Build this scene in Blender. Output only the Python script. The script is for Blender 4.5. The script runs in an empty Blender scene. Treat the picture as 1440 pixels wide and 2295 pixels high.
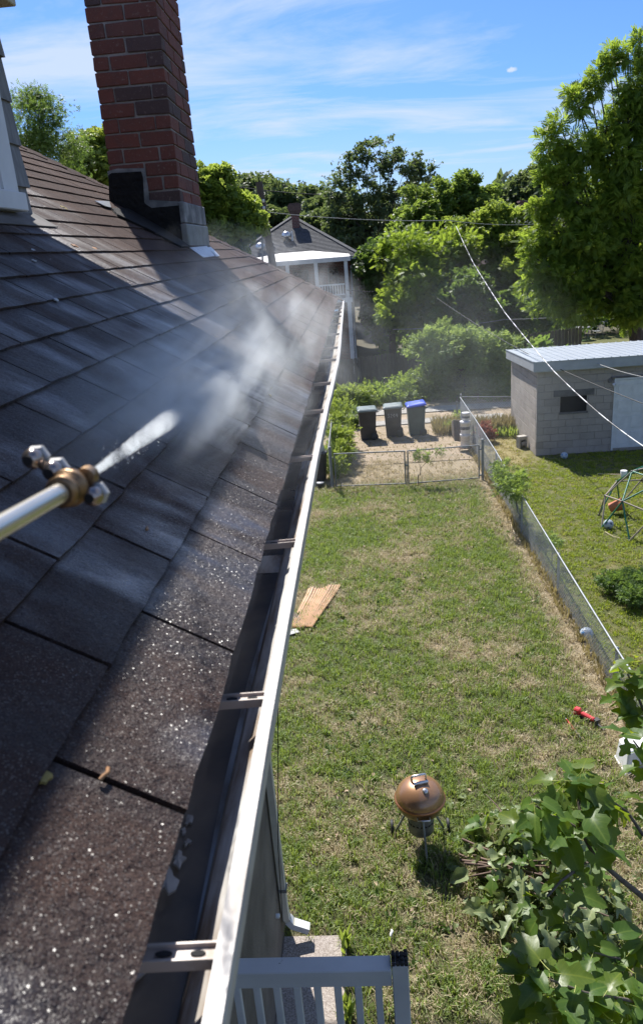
import bpy, bmesh, math, random
import numpy as np
from mathutils import Vector, Matrix, noise

random.seed(7)
RNG = np.random.default_rng(11)
R = math.radians
scene = bpy.context.scene
COL = scene.collection

# ------------------------------------------------------------------ camera
CAM = Vector((0.0, 0.0, 6.0))
PITCH, ROLL, YAW = R(19.23), R(-4.49), R(3.76)
FPX, CX, CY = 1680.0, 720.0, 1147.5            # focal length in photo pixels
fw = Vector((-math.sin(YAW) * math.cos(PITCH), math.cos(YAW) * math.cos(PITCH), -math.sin(PITCH)))
_rt = Vector((math.cos(YAW), math.sin(YAW), 0.0))
_up = _rt.cross(fw)
cr = math.cos(ROLL) * _rt + math.sin(ROLL) * _up
cu = -math.sin(ROLL) * _rt + math.cos(ROLL) * _up
cam_d = bpy.data.cameras.new('camera')
cam = bpy.data.objects.new('camera', cam_d)
COL.objects.link(cam)
cam.matrix_world = Matrix(((cr.x, cu.x, -fw.x, CAM.x), (cr.y, cu.y, -fw.y, CAM.y), (cr.z, cu.z, -fw.z, CAM.z), (0, 0, 0, 1)))
cam_d.sensor_fit = 'VERTICAL'
cam_d.sensor_height = 36.0
cam_d.lens = FPX / 2295.0 * 36.0
cam_d.clip_start = 0.02
cam_d.clip_end = 3000.0
cam_d.dof.use_dof = True
cam_d.dof.focus_distance = 5.0
cam_d.dof.aperture_fstop = 11.0
scene.camera = cam

def ray(px, py):
    return fw + (px - CX) / FPX * cr - (py - CY) / FPX * cu

# ------------------------------------------------------------------ sky and sun
SUN_DIR = Vector((-0.28, 0.76, 1.0)).normalized()      # towards the sun
SUN_EL = math.asin(SUN_DIR.z)
SUN_AZ = math.atan2(SUN_DIR.x, SUN_DIR.y)
world = bpy.data.worlds.new('World')
scene.world = world
world.use_nodes = True
wn, wl = world.node_tree.nodes, world.node_tree.links
wn.clear()
w_out = wn.new('ShaderNodeOutputWorld')
w_bg = wn.new('ShaderNodeBackground')
w_bg.inputs['Strength'].default_value = 0.086
sky = wn.new('ShaderNodeTexSky')
sky.sky_type = 'NISHITA'
sky.sun_disc = False
sky.sun_elevation = SUN_EL
sky.sun_rotation = SUN_AZ % (2 * math.pi)
sky.altitude = 0
sky.air_density = 1.0
sky.dust_density = 0.6
sky.ozone_density = 2.6
def wmath(op, a, b=None, c=None, clamp=False):
    n = wn.new('ShaderNodeMath'); n.operation = op; n.use_clamp = clamp
    for i, v in enumerate((a, b, c)):
        if v is None: continue
        if isinstance(v, (int, float)): n.inputs[i].default_value = v
        else: wl.new(v, n.inputs[i])
    return n.outputs[0]
# thin cirrus: noise on the sky direction flattened onto a high plane
w_tc = wn.new('ShaderNodeTexCoord')
w_sep = wn.new('ShaderNodeSeparateXYZ'); wl.new(w_tc.outputs['Generated'], w_sep.inputs[0])
zz = wmath('ADD', wmath('MAXIMUM', w_sep.outputs[2], 0.0), 0.06)
w_cmb = wn.new('ShaderNodeCombineXYZ')
wl.new(wmath('DIVIDE', w_sep.outputs[0], zz), w_cmb.inputs[0])
wl.new(wmath('DIVIDE', w_sep.outputs[1], zz), w_cmb.inputs[1])
w_map = wn.new('ShaderNodeMapping'); wl.new(w_cmb.outputs[0], w_map.inputs[0])
w_map.inputs['Rotation'].default_value = (0, 0, R(-2))
w_map.inputs['Scale'].default_value = (0.55, 1.0, 1)
w_map.inputs['Location'].default_value = (7.7, 3.1, 0)
w_n1 = wn.new('ShaderNodeTexNoise'); wl.new(w_map.outputs[0], w_n1.inputs['Vector'])
w_n1.inputs['Scale'].default_value = 1.0; w_n1.inputs['Detail'].default_value = 9; w_n1.inputs['Roughness'].default_value = 0.62
w_n1.inputs['Distortion'].default_value = 0.5
w_r1 = wn.new('ShaderNodeMapRange'); wl.new(w_n1.outputs[0], w_r1.inputs[0])
w_r1.inputs[1].default_value = 0.445; w_r1.inputs[2].default_value = 0.66
w_r1.inputs[3].default_value = 0.0; w_r1.inputs[4].default_value = 0.80
# a pale veil low over the horizon, all round
w_veil = wn.new('ShaderNodeMapRange'); wl.new(w_sep.outputs[2], w_veil.inputs[0])
w_veil.inputs[1].default_value = 0.0; w_veil.inputs[2].default_value = 0.16
w_veil.inputs[3].default_value = 0.55; w_veil.inputs[4].default_value = 0.0
w_d0 = ray(1146, 156).normalized()           # one small stray cloud
w_sub = wn.new('ShaderNodeVectorMath'); w_sub.operation = 'SUBTRACT'; wl.new(w_tc.outputs['Generated'], w_sub.inputs[0]); w_sub.inputs[1].default_value = w_d0
w_scl = wn.new('ShaderNodeVectorMath'); w_scl.operation = 'MULTIPLY'; wl.new(w_sub.outputs[0], w_scl.inputs[0]); w_scl.inputs[1].default_value = (1, 1, 2.2)
w_len = wn.new('ShaderNodeVectorMath'); w_len.operation = 'LENGTH'; wl.new(w_scl.outputs[0], w_len.inputs[0])
w_n2 = wn.new('ShaderNodeTexNoise'); wl.new(w_tc.outputs['Generated'], w_n2.inputs['Vector']); w_n2.inputs['Scale'].default_value = 260; w_n2.inputs['Detail'].default_value = 3
w_spot = wn.new('ShaderNodeMapRange'); wl.new(wmath('ADD', w_len.outputs['Value'], wmath('MULTIPLY', w_n2.outputs[0], 0.006)), w_spot.inputs[0])
w_spot.inputs[1].default_value = 0.0065; w_spot.inputs[2].default_value = 0.0095; w_spot.inputs[3].default_value = 0.9; w_spot.inputs[4].default_value = 0.0
w_fac = wmath('MAXIMUM', wmath('MAXIMUM', w_r1.outputs[0], w_veil.outputs[0]), w_spot.outputs[0])
w_mix = wn.new('ShaderNodeMix'); w_mix.data_type = 'RGBA'
wl.new(w_fac, w_mix.inputs[0])
w_tint = wn.new('ShaderNodeMix'); w_tint.data_type = 'RGBA'; w_tint.blend_type = 'MULTIPLY'
w_tint.inputs[0].default_value = 1.0
wl.new(sky.outputs[0], w_tint.inputs[6]); w_tint.inputs[7].default_value = (0.42, 0.64, 1.02, 1)
wl.new(w_tint.outputs[2], w_mix.inputs[6])
w_mix.inputs[7].default_value = (4.9, 5.6, 6.8, 1)
wl.new(w_mix.outputs[2], w_bg.inputs['Color'])
wl.new(w_bg.outputs[0], w_out.inputs[0])

sun_d = bpy.data.lights.new('sun', 'SUN')
sun_d.energy = 5.0
sun_d.angle = R(0.53)
sun_d.color = (1.0, 0.96, 0.90)
sun = bpy.data.objects.new('sun', sun_d)
COL.objects.link(sun)
sun.location = (-8, 15, 30)
sun.rotation_euler = (-SUN_DIR).to_track_quat('-Z', 'Y').to_euler()

scene.view_settings.view_transform = 'Standard'
scene.view_settings.look = 'None'
scene.view_settings.gamma = 1.0
scene.view_settings.use_curve_mapping = False
scene.view_settings.exposure = 0.78
cy = scene.cycles
cy.use_denoising = True
cy.max_bounces = 6; cy.diffuse_bounces = 3; cy.glossy_bounces = 3; cy.transmission_bounces = 4
cy.transparent_max_bounces = 6; cy.volume_bounces = 3
cy.volume_step_rate = 1.5
cy.volume_max_steps = 128
cy.caustics_reflective = False; cy.caustics_refractive = False

# ------------------------------------------------------------------ survey helpers (photo pixel -> point in the place)
def at(px, py, Y):
    r = ray(px, py); return CAM + r * (Y / r.y)
def gp(px, py, z=0.0):
    r = ray(px, py); return CAM + r * ((z - CAM.z) / r.z)
def dp(px, py, d):
    return CAM + ray(px, py) * d

# ------------------------------------------------------------------ scene helpers
WLOC = {}
def tag(o, label=None, cat=None, group=None, kind=None):
    if label: o['label'] = label
    if cat: o['category'] = cat
    if group: o['group'] = group
    if kind: o['kind'] = kind
    return o
def thing(name, label, cat, loc=(0, 0, 0), group=None, rz=0.0):
    o = bpy.data.objects.new(name, None)
    COL.objects.link(o)
    o.location = loc; o.rotation_euler = (0, 0, rz)
    o.empty_display_size = 0.1
    WLOC[o.name] = Vector(loc)
    return tag(o, label, cat, group)
def link(name, me, parent=None, loc=(0, 0, 0), rot=None):
    o = bpy.data.objects.new(name, me)
    COL.objects.link(o)
    o.location = loc
    if rot is not None: o.rotation_euler = rot
    if parent is not None: o.parent = parent
    WLOC[o.name] = (WLOC[parent.name] if parent is not None else Vector((0, 0, 0))) + Vector(loc)
    return o
def copy_tree(src, loc, label=None, rz=None):
    c = src.copy(); COL.objects.link(c); c.location = loc
    if rz is not None: c.rotation_euler.z = rz
    if label: c['label'] = label
    def rec(a, b):
        for ch in a.children:
            d = ch.copy(); COL.objects.link(d); d.parent = b; rec(ch, d)
    rec(src, c)
    return c

class MB:
    """collects shapes given in world coordinates; build() makes them ONE mesh object"""
    def __init__(self): self.v = []; self.f = []; self.sm = []; self.s = False
    def add(self, vs, fs, smooth=False):
        b = len(self.v)
        self.v += [tuple(v) for v in vs]
        for f in fs:
            self.f.append([b + i for i in f]); self.sm.append(smooth)
    def box(self, x0, x1, y0, y1, z0, z1):
        vs = [(x, y, z) for x in (x0, x1) for y in (y0, y1) for z in (z0, z1)]
        self.add(vs, [(0, 1, 3, 2), (4, 6, 7, 5), (0, 4, 5, 1), (2, 3, 7, 6), (0, 2, 6, 4), (1, 5, 7, 3)])
        return self
    def obox(self, c, ax, ay, az):
        """box with centre c and half-axis vectors"""
        c = Vector(c); ax = Vector(ax); ay = Vector(ay); az = Vector(az)
        vs = [c + i * ax + j * ay + k * az for i in (-1, 1) for j in (-1, 1) for k in (-1, 1)]
        fs = [(0, 1, 3, 2), (4, 6, 7, 5), (0, 4, 5, 1), (2, 3, 7, 6), (0, 2, 6, 4), (1, 5, 7, 3)]
        if ax.cross(ay).dot(az) < 0: fs = [f[::-1] for f in fs]
        self.add(vs, fs); return self
    def bar(self, a, b, w, h, up=(0, 0, 1)):
        a = Vector(a); b = Vector(b); d = (b - a); u = Vector(up)
        s = d.cross(u).normalized(); t = s.cross(d).normalized()
        return self.obox((a + b) / 2, d / 2, s * w / 2, t * h / 2)
    def tube(self, pts, r, n=8, caps=True, smooth=True):
        pts = [Vector(p) for p in pts]
        rs = r if isinstance(r, (list, tuple)) else [r] * len(pts)
        vs = []; prev = None
        for i, p in enumerate(pts):
            d = (pts[min(i + 1, len(pts) - 1)] - pts[max(i - 1, 0)]).normalized()
            if prev is None:
                a = d.orthogonal().normalized()
            else:
                a = (prev - d * prev.dot(d)).normalized()
            prev = a; b = d.cross(a)
            for k in range(n):
                t = 2 * math.pi * k / n
                vs.append(p + (a * math.cos(t) + b * math.sin(t)) * rs[i])
        fs = []
        for i in range(len(pts) - 1):
            for k in range(n):
                k2 = (k + 1) % n
                fs.append((i * n + k, i * n + k2, (i + 1) * n + k2, (i + 1) * n + k))
        self.add(vs, fs, smooth)
        if caps:
            self.add(vs[:n], [tuple(range(n))[::-1]]); self.add(vs[-n:], [tuple(range(n))])
        return self
    def lathe(self, prof, o=(0, 0, 0), n=24, smooth=True, axis=None):
        """prof: (radius, height) pairs; axis: optional 3x3 frame"""
        o = Vector(o); vs = []
        M = axis if axis else Matrix.Identity(3)
        for (r, z) in prof:
            for k in range(n):
                t = 2 * math.pi * k / n
                vs.append(o + M @ Vector((r * math.cos(t), r * math.sin(t), z)))
        fs = []
        for i in range(len(prof) - 1):
            for k in range(n):
                k2 = (k + 1) % n
                fs.append((i * n + k, i * n + k2, (i + 1) * n + k2, (i + 1) * n + k))
        self.add(vs, fs, smooth)
        if prof[0][0] > 1e-5: self.add(vs[:n], [tuple(range(n))[::-1]])
        if prof[-1][0] > 1e-5: self.add(vs[-n:], [tuple(range(n))])
        return self
    def ball(self, c, r, n=16, m=10, sq=1.0):
        prof = [(r * math.sin(math.pi * i / m), -r * sq * math.cos(math.pi * i / m)) for i in range(m + 1)]
        prof[0] = (1e-6, prof[0][1]); prof[-1] = (1e-6, prof[-1][1])
        return self.lathe(prof, c, n)
    def prism(self, poly, ext):
        """planar polygon (list of points) extruded by vector ext"""
        poly = [Vector(p) for p in poly]; e = Vector(ext); n = len(poly)
        nrm = Vector((0, 0, 0))
        for i in range(n): nrm += (poly[i] - poly[0]).cross(poly[(i + 1) % n] - poly[0])
        if nrm.dot(e) < 0: poly = poly[::-1]
        vs = poly + [p + e for p in poly]
        fs = [tuple(range(n))[::-1], tuple(range(n, 2 * n))]
        for i in range(n):
            j = (i + 1) % n
            fs.append((i, j, n + j, n + i))
        self.add(vs, fs); return self
    def sweep(self, profs, closed=True, smooth=False):
        """list of equal-length closed profiles"""
        n = len(profs[0]); vs = [p for pr in profs for p in pr]; fs = []
        for i in range(len(profs) - 1):
            for k in range(n if closed else n - 1):
                k2 = (k + 1) % n
                fs.append((i * n + k, (i + 1) * n + k, (i + 1) * n + k2, i * n + k2))
        self.add(vs, fs, smooth); return self
    def mesh(self, name, mat, org=Vector((0, 0, 0)), bevel=0.0):
        me = bpy.data.meshes.new(name)
        me.from_pydata([(v[0] - org[0], v[1] - org[1], v[2] - org[2]) for v in self.v], [], self.f)
        me.polygons.foreach_set('use_smooth', self.sm)
        if mat: me.materials.append(mat)
        if bevel > 0:
            bm = bmesh.new(); bm.from_mesh(me)
            bmesh.ops.remove_doubles(bm, verts=bm.verts, dist=1e-5)
            es = [e for e in bm.edges if len(e.link_faces) == 2 and e.calc_face_angle(0) > 0.6]
            bmesh.ops.bevel(bm, geom=es, offset=bevel, segments=1, affect='EDGES', profile=0.5)
            bm.to_mesh(me); bm.free()
        me.update()
        return me
    def build(self, name, mat, parent=None, bevel=0.0, origin=None):
        base = WLOC[parent.name] if parent is not None else Vector((0, 0, 0))
        if parent is None and origin is not None: org = Vector(origin)
        else: org = base
        me = self.mesh(name, mat, org, bevel)
        o = link(name, me, parent, (0, 0, 0) if parent is not None else tuple(org))
        return o

def fast_mesh(name, V, F, mat, rnd=None, smooth=False):
    """V (n,3) float array, F (m,k) int array"""
    me = bpy.data.meshes.new(name)
    n = len(V); m, k = F.shape
    me.vertices.add(n); me.vertices.foreach_set('co', np.ascontiguousarray(V, dtype=np.float32).ravel())
    me.loops.add(m * k); me.loops.foreach_set('vertex_index', np.ascontiguousarray(F, dtype=np.int32).ravel())
    me.polygons.add(m)
    me.polygons.foreach_set('loop_start', np.arange(0, m * k, k, dtype=np.int32))
    if smooth: me.polygons.foreach_set('use_smooth', np.ones(m, dtype=bool))
    me.update(calc_edges=True)
    if rnd is not None:
        a = me.attributes.new('rnd', 'FLOAT', 'POINT'); a.data.foreach_set('value', np.ascontiguousarray(rnd, dtype=np.float32))
    if mat: me.materials.append(mat)
    return me

# ------------------------------------------------------------------ materials
class NT:
    def __init__(self, name):
        self.m = bpy.data.materials.new(name); self.m.use_nodes = True
        self.t = self.m.node_tree; self.n = self.t.nodes; self.l = self.t.links
        self.n.clear(); self.out = self.n.new('ShaderNodeOutputMaterial')
    def node(self, t, **kw):
        n = self.n.new(t)
        for k, v in kw.items(): setattr(n, k, v)
        return n
    def set(self, n, key, v):
        if v is None: return
        s = n.inputs[key]
        if hasattr(v, 'is_linked') or isinstance(v, bpy.types.NodeSocket): self.l.new(v, s)
        elif isinstance(v, (tuple, list)) and len(v) == 3 and s.type == 'RGBA': s.default_value = (*v, 1)
        else: s.default_value = v
    def math(self, op, a, b=None, clamp=False):
        n = self.node('ShaderNodeMath', operation=op, use_clamp=clamp)
        self.set(n, 0, a); self.set(n, 1, b); return n.outputs[0]
    def mix(self, f, a, b, bt='MIX'):
        n = self.node('ShaderNodeMix', data_type='RGBA', blend_type=bt)
        self.set(n, 0, f); self.set(n, 6, a); self.set(n, 7, b); return n.outputs[2]
    def rng(self, v, a, b, c=0.0, d=1.0):
        n = self.node('ShaderNodeMapRange'); self.set(n, 0, v)
        for i, x in zip((1, 2, 3, 4), (a, b, c, d)): n.inputs[i].default_value = x
        return n.outputs[0]
    def pos(self, scale=(1, 1, 1), rot=(0, 0, 0), loc=(0, 0, 0), obj=False):
        if obj: s = self.node('ShaderNodeTexCoord').outputs['Object']
        else: s = self.node('ShaderNodeNewGeometry').outputs['Position']
        mp = self.node('ShaderNodeMapping'); self.l.new(s, mp.inputs[0])
        mp.inputs['Scale'].default_value = scale; mp.inputs['Rotation'].default_value = rot; mp.inputs['Location'].default_value = loc
        return mp.outputs[0]
    def noise(self, vec, scale, detail=4, rough=0.55, dist=0.0):
        n = self.node('ShaderNodeTexNoise'); self.set(n, 'Vector', vec)
        n.inputs['Scale'].default_value = scale; n.inputs['Detail'].default_value = detail
        n.inputs['Roughness'].default_value = rough; n.inputs['Distortion'].default_value = dist
        return n.outputs[0]
    def voro(self, vec, scale, out='Color', feature='F1'):
        n = self.node('ShaderNodeTexVoronoi', feature=feature); self.set(n, 'Vector', vec); n.inputs['Scale'].default_value = scale
        return n.outputs[out]
    def bump(self, h, strength=0.5, dist=0.01, normal=None):
        n = self.node('ShaderNodeBump'); n.inputs['Strength'].default_value = strength; n.inputs['Distance'].default_value = dist
        self.set(n, 'Height', h); self.set(n, 'Normal', normal); return n.outputs[0]
    def bsdf(self, color, rough=0.6, metal=0.0, normal=None, spec=0.5, coat=None, coat_rough=None):
        b = self.node('ShaderNodeBsdfPrincipled')
        self.set(b, 'Base Color', color); self.set(b, 'Roughness', rough); self.set(b, 'Metallic', metal)
        self.set(b, 'Normal', normal); self.set(b, 'Specular IOR Level', spec)
        self.set(b, 'Coat Weight', coat); self.set(b, 'Coat Roughness', coat_rough)
        return b.outputs[0]
    def done(self, s, vol=False):
        self.l.new(s, self.out.inputs[1 if vol else 0]); return self.m

def simple(name, c1, c2=None, scale=6.0, rough=0.6, bump=0.0, bscale=60, metal=0.0, spec=0.5, detail=5, lo=0.35, hi=0.65, objvar=0.0, stretch=(1, 1, 1), bdist=0.004, coat=None):
    t = NT(name); p = t.pos(stretch)
    c = c1 if c2 is None else t.mix(t.rng(t.noise(p, scale, detail), lo, hi), c1, c2)
    if objvar:
        oi = t.node('ShaderNodeObjectInfo')
        c = t.mix(1.0, c, t.rgbv(oi.outputs['Random'], 1 - objvar, 1 + objvar), 'MULTIPLY') if False else t.mix(t.rng(oi.outputs['Random'], 0, 1, 0, objvar), c, (c1[0] * .35, c1[1] * .35, c1[2] * .35))
    nm = t.bump(t.noise(p, bscale, 4), bump, bdist) if bump else None
    return t.done(t.bsdf(c, rough, metal, nm, spec, coat))

M = {}
# --- roof shingles: brown granules, black streaks, wet where the spray falls
def shingle_mat(name, objrnd=True):
    t = NT(name); p = t.pos()
    gran = t.voro(p, 700.0)                     # single granules
    big = t.noise(p, 1.3, 5, 0.6)
    mid = t.noise(p, 9.0, 5, 0.6)
    sep = t.node('ShaderNodeSeparateColor'); t.set(sep, 0, gran)
    c = t.mix(sep.outputs[0], (0.030, 0.015, 0.010), (0.100, 0.053, 0.037))
    c = t.mix(t.rng(sep.outputs[1], 0.90, 0.94), c, (0.26, 0.23, 0.21))
    c = t.mix(t.rng(mid, 0.35, 0.7, 0, 0.6), c, (0.062, 0.043, 0.038))
    streak = t.noise(t.pos((1.6, 4.2, 1.6)), 1.0, 6, 0.7)          # algae runs down the slope
    c = t.mix(t.rng(streak, 0.46, 0.70, 0, 0.6), c, (0.020, 0.014, 0.013))
    if objrnd:
        oi = t.node('ShaderNodeObjectInfo').outputs['Random']
        c = t.mix(t.rng(oi, 0, 1, 0.0, 0.45), c, (0.034, 0.023, 0.021))
    s3 = t.node('ShaderNodeSeparateXYZ'); t.set(s3, 0, t.node('ShaderNodeNewGeometry').outputs['Position'])
    wet = t.rng(t.math('ADD', s3.outputs[1], t.math('MULTIPLY', big, 2.6)), 3.9, 5.4, 1.0, 0.0)
    wet = t.math('MULTIPLY', wet, t.rng(t.noise(t.pos((1.5, 4.5, 1.5)), 1.6, 4, 0.6), 0.36, 0.58, 0.35, 1.0), True)
    c = t.mix(t.math('MULTIPLY', wet, 0.74), c, (0.010, 0.0062, 0.0058))
    rough = t.rng(wet, 0, 1, 0.92, 0.52)
    geo = t.node('ShaderNodeNewGeometry')
    def facets(scale, tilt):
        cell = t.voro(p, scale)
        vm = t.node('ShaderNodeVectorMath', operation='SUBTRACT'); t.set(vm, 0, cell); vm.inputs[1].default_value = (.5, .5, .5)
        vs = t.node('ShaderNodeVectorMath', operation='SCALE'); t.set(vs, 0, vm.outputs[0]); t.set(vs, 'Scale', tilt)
        va = t.node('ShaderNodeVectorMath', operation='ADD'); t.set(va, 0, geo.outputs['Normal']); t.set(va, 1, vs.outputs[0])
        vn = t.node('ShaderNodeVectorMath', operation='NORMALIZE'); t.set(vn, 0, va.outputs[0]); return vn.outputs[0]
    nb = t.bump(t.noise(p, 70, 4, 0.65), 0.7, 0.008, facets(620.0, 0.6))
    # thin running films lie flat over the tabs and mirror the sky
    film = t.rng(t.noise(t.pos((1.3, 3.4, 1.3), loc=(2.2, 1.1, 0)), 1.7, 3, 0.5), 0.49, 0.60)
    film = t.math('MULTIPLY', t.math('MULTIPLY', film, wet), t.rng(t.noise(p, 5, 3, .6), .40, .55, .5, 1.0))
    nmx = t.node('ShaderNodeMix', data_type='VECTOR'); t.set(nmx, 0, t.math('MULTIPLY', film, 0.8)); t.set(nmx, 4, nb); t.set(nmx, 5, t.bump(t.noise(p, 60, 3, 0.6), 0.35, 0.006)); nb = nmx.outputs[1]
    rough = t.math('SUBTRACT', rough, t.math('MULTIPLY', film, 0.26))
    gl = t.rng(t.noise(p, 3.2, 4, 0.6), 0.36, 0.56, 0.25, 1.0)
    b = t.node('ShaderNodeBsdfPrincipled')
    for k_, v_ in (('Base Color', c), ('Roughness', rough), ('Normal', nb), ('Coat Weight', t.math('MULTIPLY', t.math('MULTIPLY', wet, gl), 0.30)), ('Coat Normal', facets(640.0, 1.1)), ('Specular IOR Level', t.math('ADD', t.rng(wet, 0, 1, .10, .22), t.math('MULTIPLY', film, 0.9)))): t.set(b, k_, v_)
    b.inputs['Coat Roughness'].default_value = 0.25
    return t.done(b.outputs[0])
M['shingle'] = shingle_mat('shingle')
M['shingle_far'] = simple('grey_shingle', (0.045, 0.047, 0.052), (0.085, 0.088, 0.095), 9, 0.9, 0.4, 40)
M['deck'] = simple('roof_deck', (0.012, 0.011, 0.012), (0.03, 0.026, 0.025), 20, 0.8)
# --- gutter: white paint, dirty inside
def dirty_white(name, c=(0.74, 0.73, 0.70), dirt=(0.20, 0.14, 0.09), amt=0.8, lo=0.5, hi=0.72, rough=0.42, stretch=(6, 1.2, 6)):
    t = NT(name); n = t.noise(t.pos(stretch), 3.5, 7, 0.65)
    d = t.math('MULTIPLY', t.rng(n, lo, hi), amt)
    sp = t.rng(t.noise(t.pos(), 130, 2), 0.68, 0.76, 0, 0.55)
    c2 = t.mix(d, c, dirt)
    c2 = t.mix(sp, c2, (0.25, 0.22, 0.2))
    return t.done(t.bsdf(c2, t.rng(d, 0, 1, rough, 0.8), 0, t.bump(t.noise(t.pos(), 40, 4), 0.12, 0.004)))
M['gutter'] = dirty_white('gutter_paint', c=(0.42, 0.395, 0.375), dirt=(0.22, 0.175, 0.14), amt=0.6, lo=.45, stretch=(9, 2.5, 9))
M['gutter_in'] = dirty_white('gutter_inside', c=(0.56, 0.56, 0.54), dirt=(0.20, 0.14, 0.09), amt=1.0, lo=0.36, hi=0.62)
M['bracket'] = dirty_white('bracket_metal', c=(0.40, 0.33, 0.28), dirt=(0.19, 0.115, 0.07), amt=0.9, stretch=(3, 3, 3))
M['sludge'] = simple('wet_sludge', (0.075, 0.085, 0.10), (0.22, 0.20, 0.175), 5, 0.2, 0.30, 30, spec=0.8, coat=0.6)
M['hole'] = simple('dark_hole', (0.01, 0.009, 0.009), rough=0.9)
M['stucco'] = simple('stucco', (0.115, 0.098, 0.082), (0.20, 0.172, 0.145), 2.2, 0.92, 0.7, 55, bdist=0.01)
M['white'] = simple('white_paint', (0.62, 0.63, 0.64), (0.53, 0.54, 0.55), 5, 0.5, 0.1, 60)
M['rail_paint'] = None
def chipped(name):
    t = NT(name); n = t.noise(t.pos((1, 1, 1)), 9, 6, 0.7)
    ch = t.rng(n, 0.705, 0.725)
    c = t.mix(t.rng(t.noise(t.pos(), 3, 4), .3, .7), (0.56, 0.58, 0.60), (0.47, 0.49, 0.51))
    c = t.mix(ch, c, (0.03, 0.028, 0.027))
    return t.done(t.bsdf(c, 0.6, 0, t.bump(t.noise(t.pos((3, 3, 30)), 8, 4), 0.2, 0.004)))
M['rail_paint'] = chipped('chipped_paint')
M['rot'] = simple('rotten_wood', (0.012, 0.011, 0.010), (0.035, 0.03, 0.026), 25, 0.9, 0.8, 60)
M['cream'] = simple('cream_paint', (0.62, 0.58, 0.48), (0.52, 0.49, 0.41), 6, 0.55)
M['siding'] = simple('grey_siding', (0.15, 0.155, 0.16), (0.23, 0.235, 0.24), 8, 0.8, 0.4, 70, stretch=(6, 6, 1))
# --- brick
def brick_mat(name, a, b, dark):
    t = NT(name); p = t.pos()
    oi = t.node('ShaderNodeObjectInfo').outputs['Random']
    c = t.mix(oi, a, b)
    wn_ = t.node('ShaderNodeTexWhiteNoise', noise_dimensions='1D'); t.set(wn_, 'W', oi)
    c = t.mix(t.rng(wn_.outputs[0], 0.74, 0.80, 0, 0.8), c, dark)
    c = t.mix(t.rng(t.noise(p, 16, 6, 0.7), 0.45, 0.75, 0, 0.55), c, (0.07, 0.045, 0.04))
    c = t.mix(t.rng(t.noise(p, 45, 4, 0.7), 0.58, 0.74, 0, 0.6), c, (0.30, 0.23, 0.20))
    return t.done(t.bsdf(c, 0.9, 0, t.bump(t.noise(p, 70, 5, 0.65), 0.7, 0.008)))
M['brick'] = brick_mat('red_brick', (0.175, 0.055, 0.038), (0.115, 0.043, 0.034), (0.062, 0.046, 0.045))
M['mortar'] = simple('mortar', (0.20, 0.18, 0.165), (0.30, 0.27, 0.25), 20, 0.95, 0.8, 90)
M['parge'] = simple('parge', (0.11, 0.115, 0.12), (0.30, 0.30, 0.30), 9, 0.9, 0.8, 40, lo=0.4, hi=0.7)
M['tar'] = simple('roof_tar', (0.006, 0.006, 0.007), (0.014, 0.013, 0.013), 12, 0.8, 0.9, 30, bdist=0.02, spec=0.2)
M['flash'] = simple('flashing_metal', (0.42, 0.45, 0.48), (0.25, 0.26, 0.28), 14, 0.38, 0.3, 50, metal=0.5)
# --- outdoors
M['galv'] = simple('galvanised_steel', (0.27, 0.285, 0.30), (0.20, 0.21, 0.22), 9, 0.5, metal=0.5)
M['galv_dull'] = simple('dull_steel', (0.24, 0.25, 0.25), (0.16, 0.165, 0.16), 9, 0.6, metal=0.3)
M['wire'] = simple('fence_wire', (0.46, 0.48, 0.49), (0.38, 0.39, 0.40), 3, 0.5, metal=0.2)
M['block'] = None
def block_mat():
    t = NT('concrete_block'); p = t.pos()
    oi = t.node('ShaderNodeObjectInfo').outputs['Random']
    c = t.mix(oi, (0.315, 0.278, 0.243), (0.355, 0.315, 0.278))
    wn_ = t.node('ShaderNodeTexWhiteNoise', noise_dimensions='1D'); t.set(wn_, 'W', oi)
    c = t.mix(t.rng(wn_.outputs[0], 0.95, 0.96, 0, 0.35), c, (0.16, 0.145, 0.13))
    c = t.mix(t.rng(t.noise(p, 1.7, 6, 0.65), 0.45, 0.75, 0, 0.5), c, (0.20, 0.172, 0.15))
    c = t.mix(t.rng(t.noise(p, 30, 3, 0.65), 0.55, 0.75, 0, 0.35), c, (0.12, 0.11, 0.10))
    return t.done(t.bsdf(c, 0.95, 0, t.bump(t.noise(p, 60, 4), 0.5, 0.01)))
M['block'] = block_mat()
M['block_mortar'] = simple('block_mortar', (0.27, 0.24, 0.21), (0.31, 0.275, 0.24), 10, 0.95)
M['lintel'] = simple('lintel_concrete', (0.10, 0.095, 0.09), (0.15, 0.14, 0.135), 8, 0.9)
M['metal_roof'] = simple('metal_roofing', (0.36, 0.40, 0.45), (0.44, 0.48, 0.53), 2.5, 0.4, 0.1, 10, metal=0.25, stretch=(1, 4, 1))
M['fascia_grey'] = simple('grey_fascia', (0.30, 0.32, 0.34), (0.36, 0.38, 0.40), 4, 0.55)
def glass_dark():
    t = NT('window_pane'); c = t.mix(t.rng(t.noise(t.pos(), 5, 4), .4, .7), (0.012, 0.012, 0.012), (0.05, 0.035, 0.028))
    return t.done(t.bsdf(c, 0.12, 0, None, 0.6))
M['pane'] = glass_dark()
M['oldwood'] = simple('weathered_wood', (0.10, 0.085, 0.072), (0.19, 0.165, 0.145), 7, 0.9, 0.5, 20, objvar=0.5, stretch=(8, 8, 0.7))
M['pole_wood'] = simple('pole_wood', (0.055, 0.042, 0.034), (0.11, 0.085, 0.068), 6, 0.9, 0.5, 20, stretch=(9, 9, 0.6))
M['bark'] = simple('bark', (0.045, 0.036, 0.029), (0.11, 0.09, 0.073), 9, 0.95, 0.9, 25, stretch=(3, 3, 0.7), bdist=0.03)
M['twig'] = simple('twig_bark', (0.10, 0.065, 0.05), (0.20, 0.14, 0.11), 14, 0.9)
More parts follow.
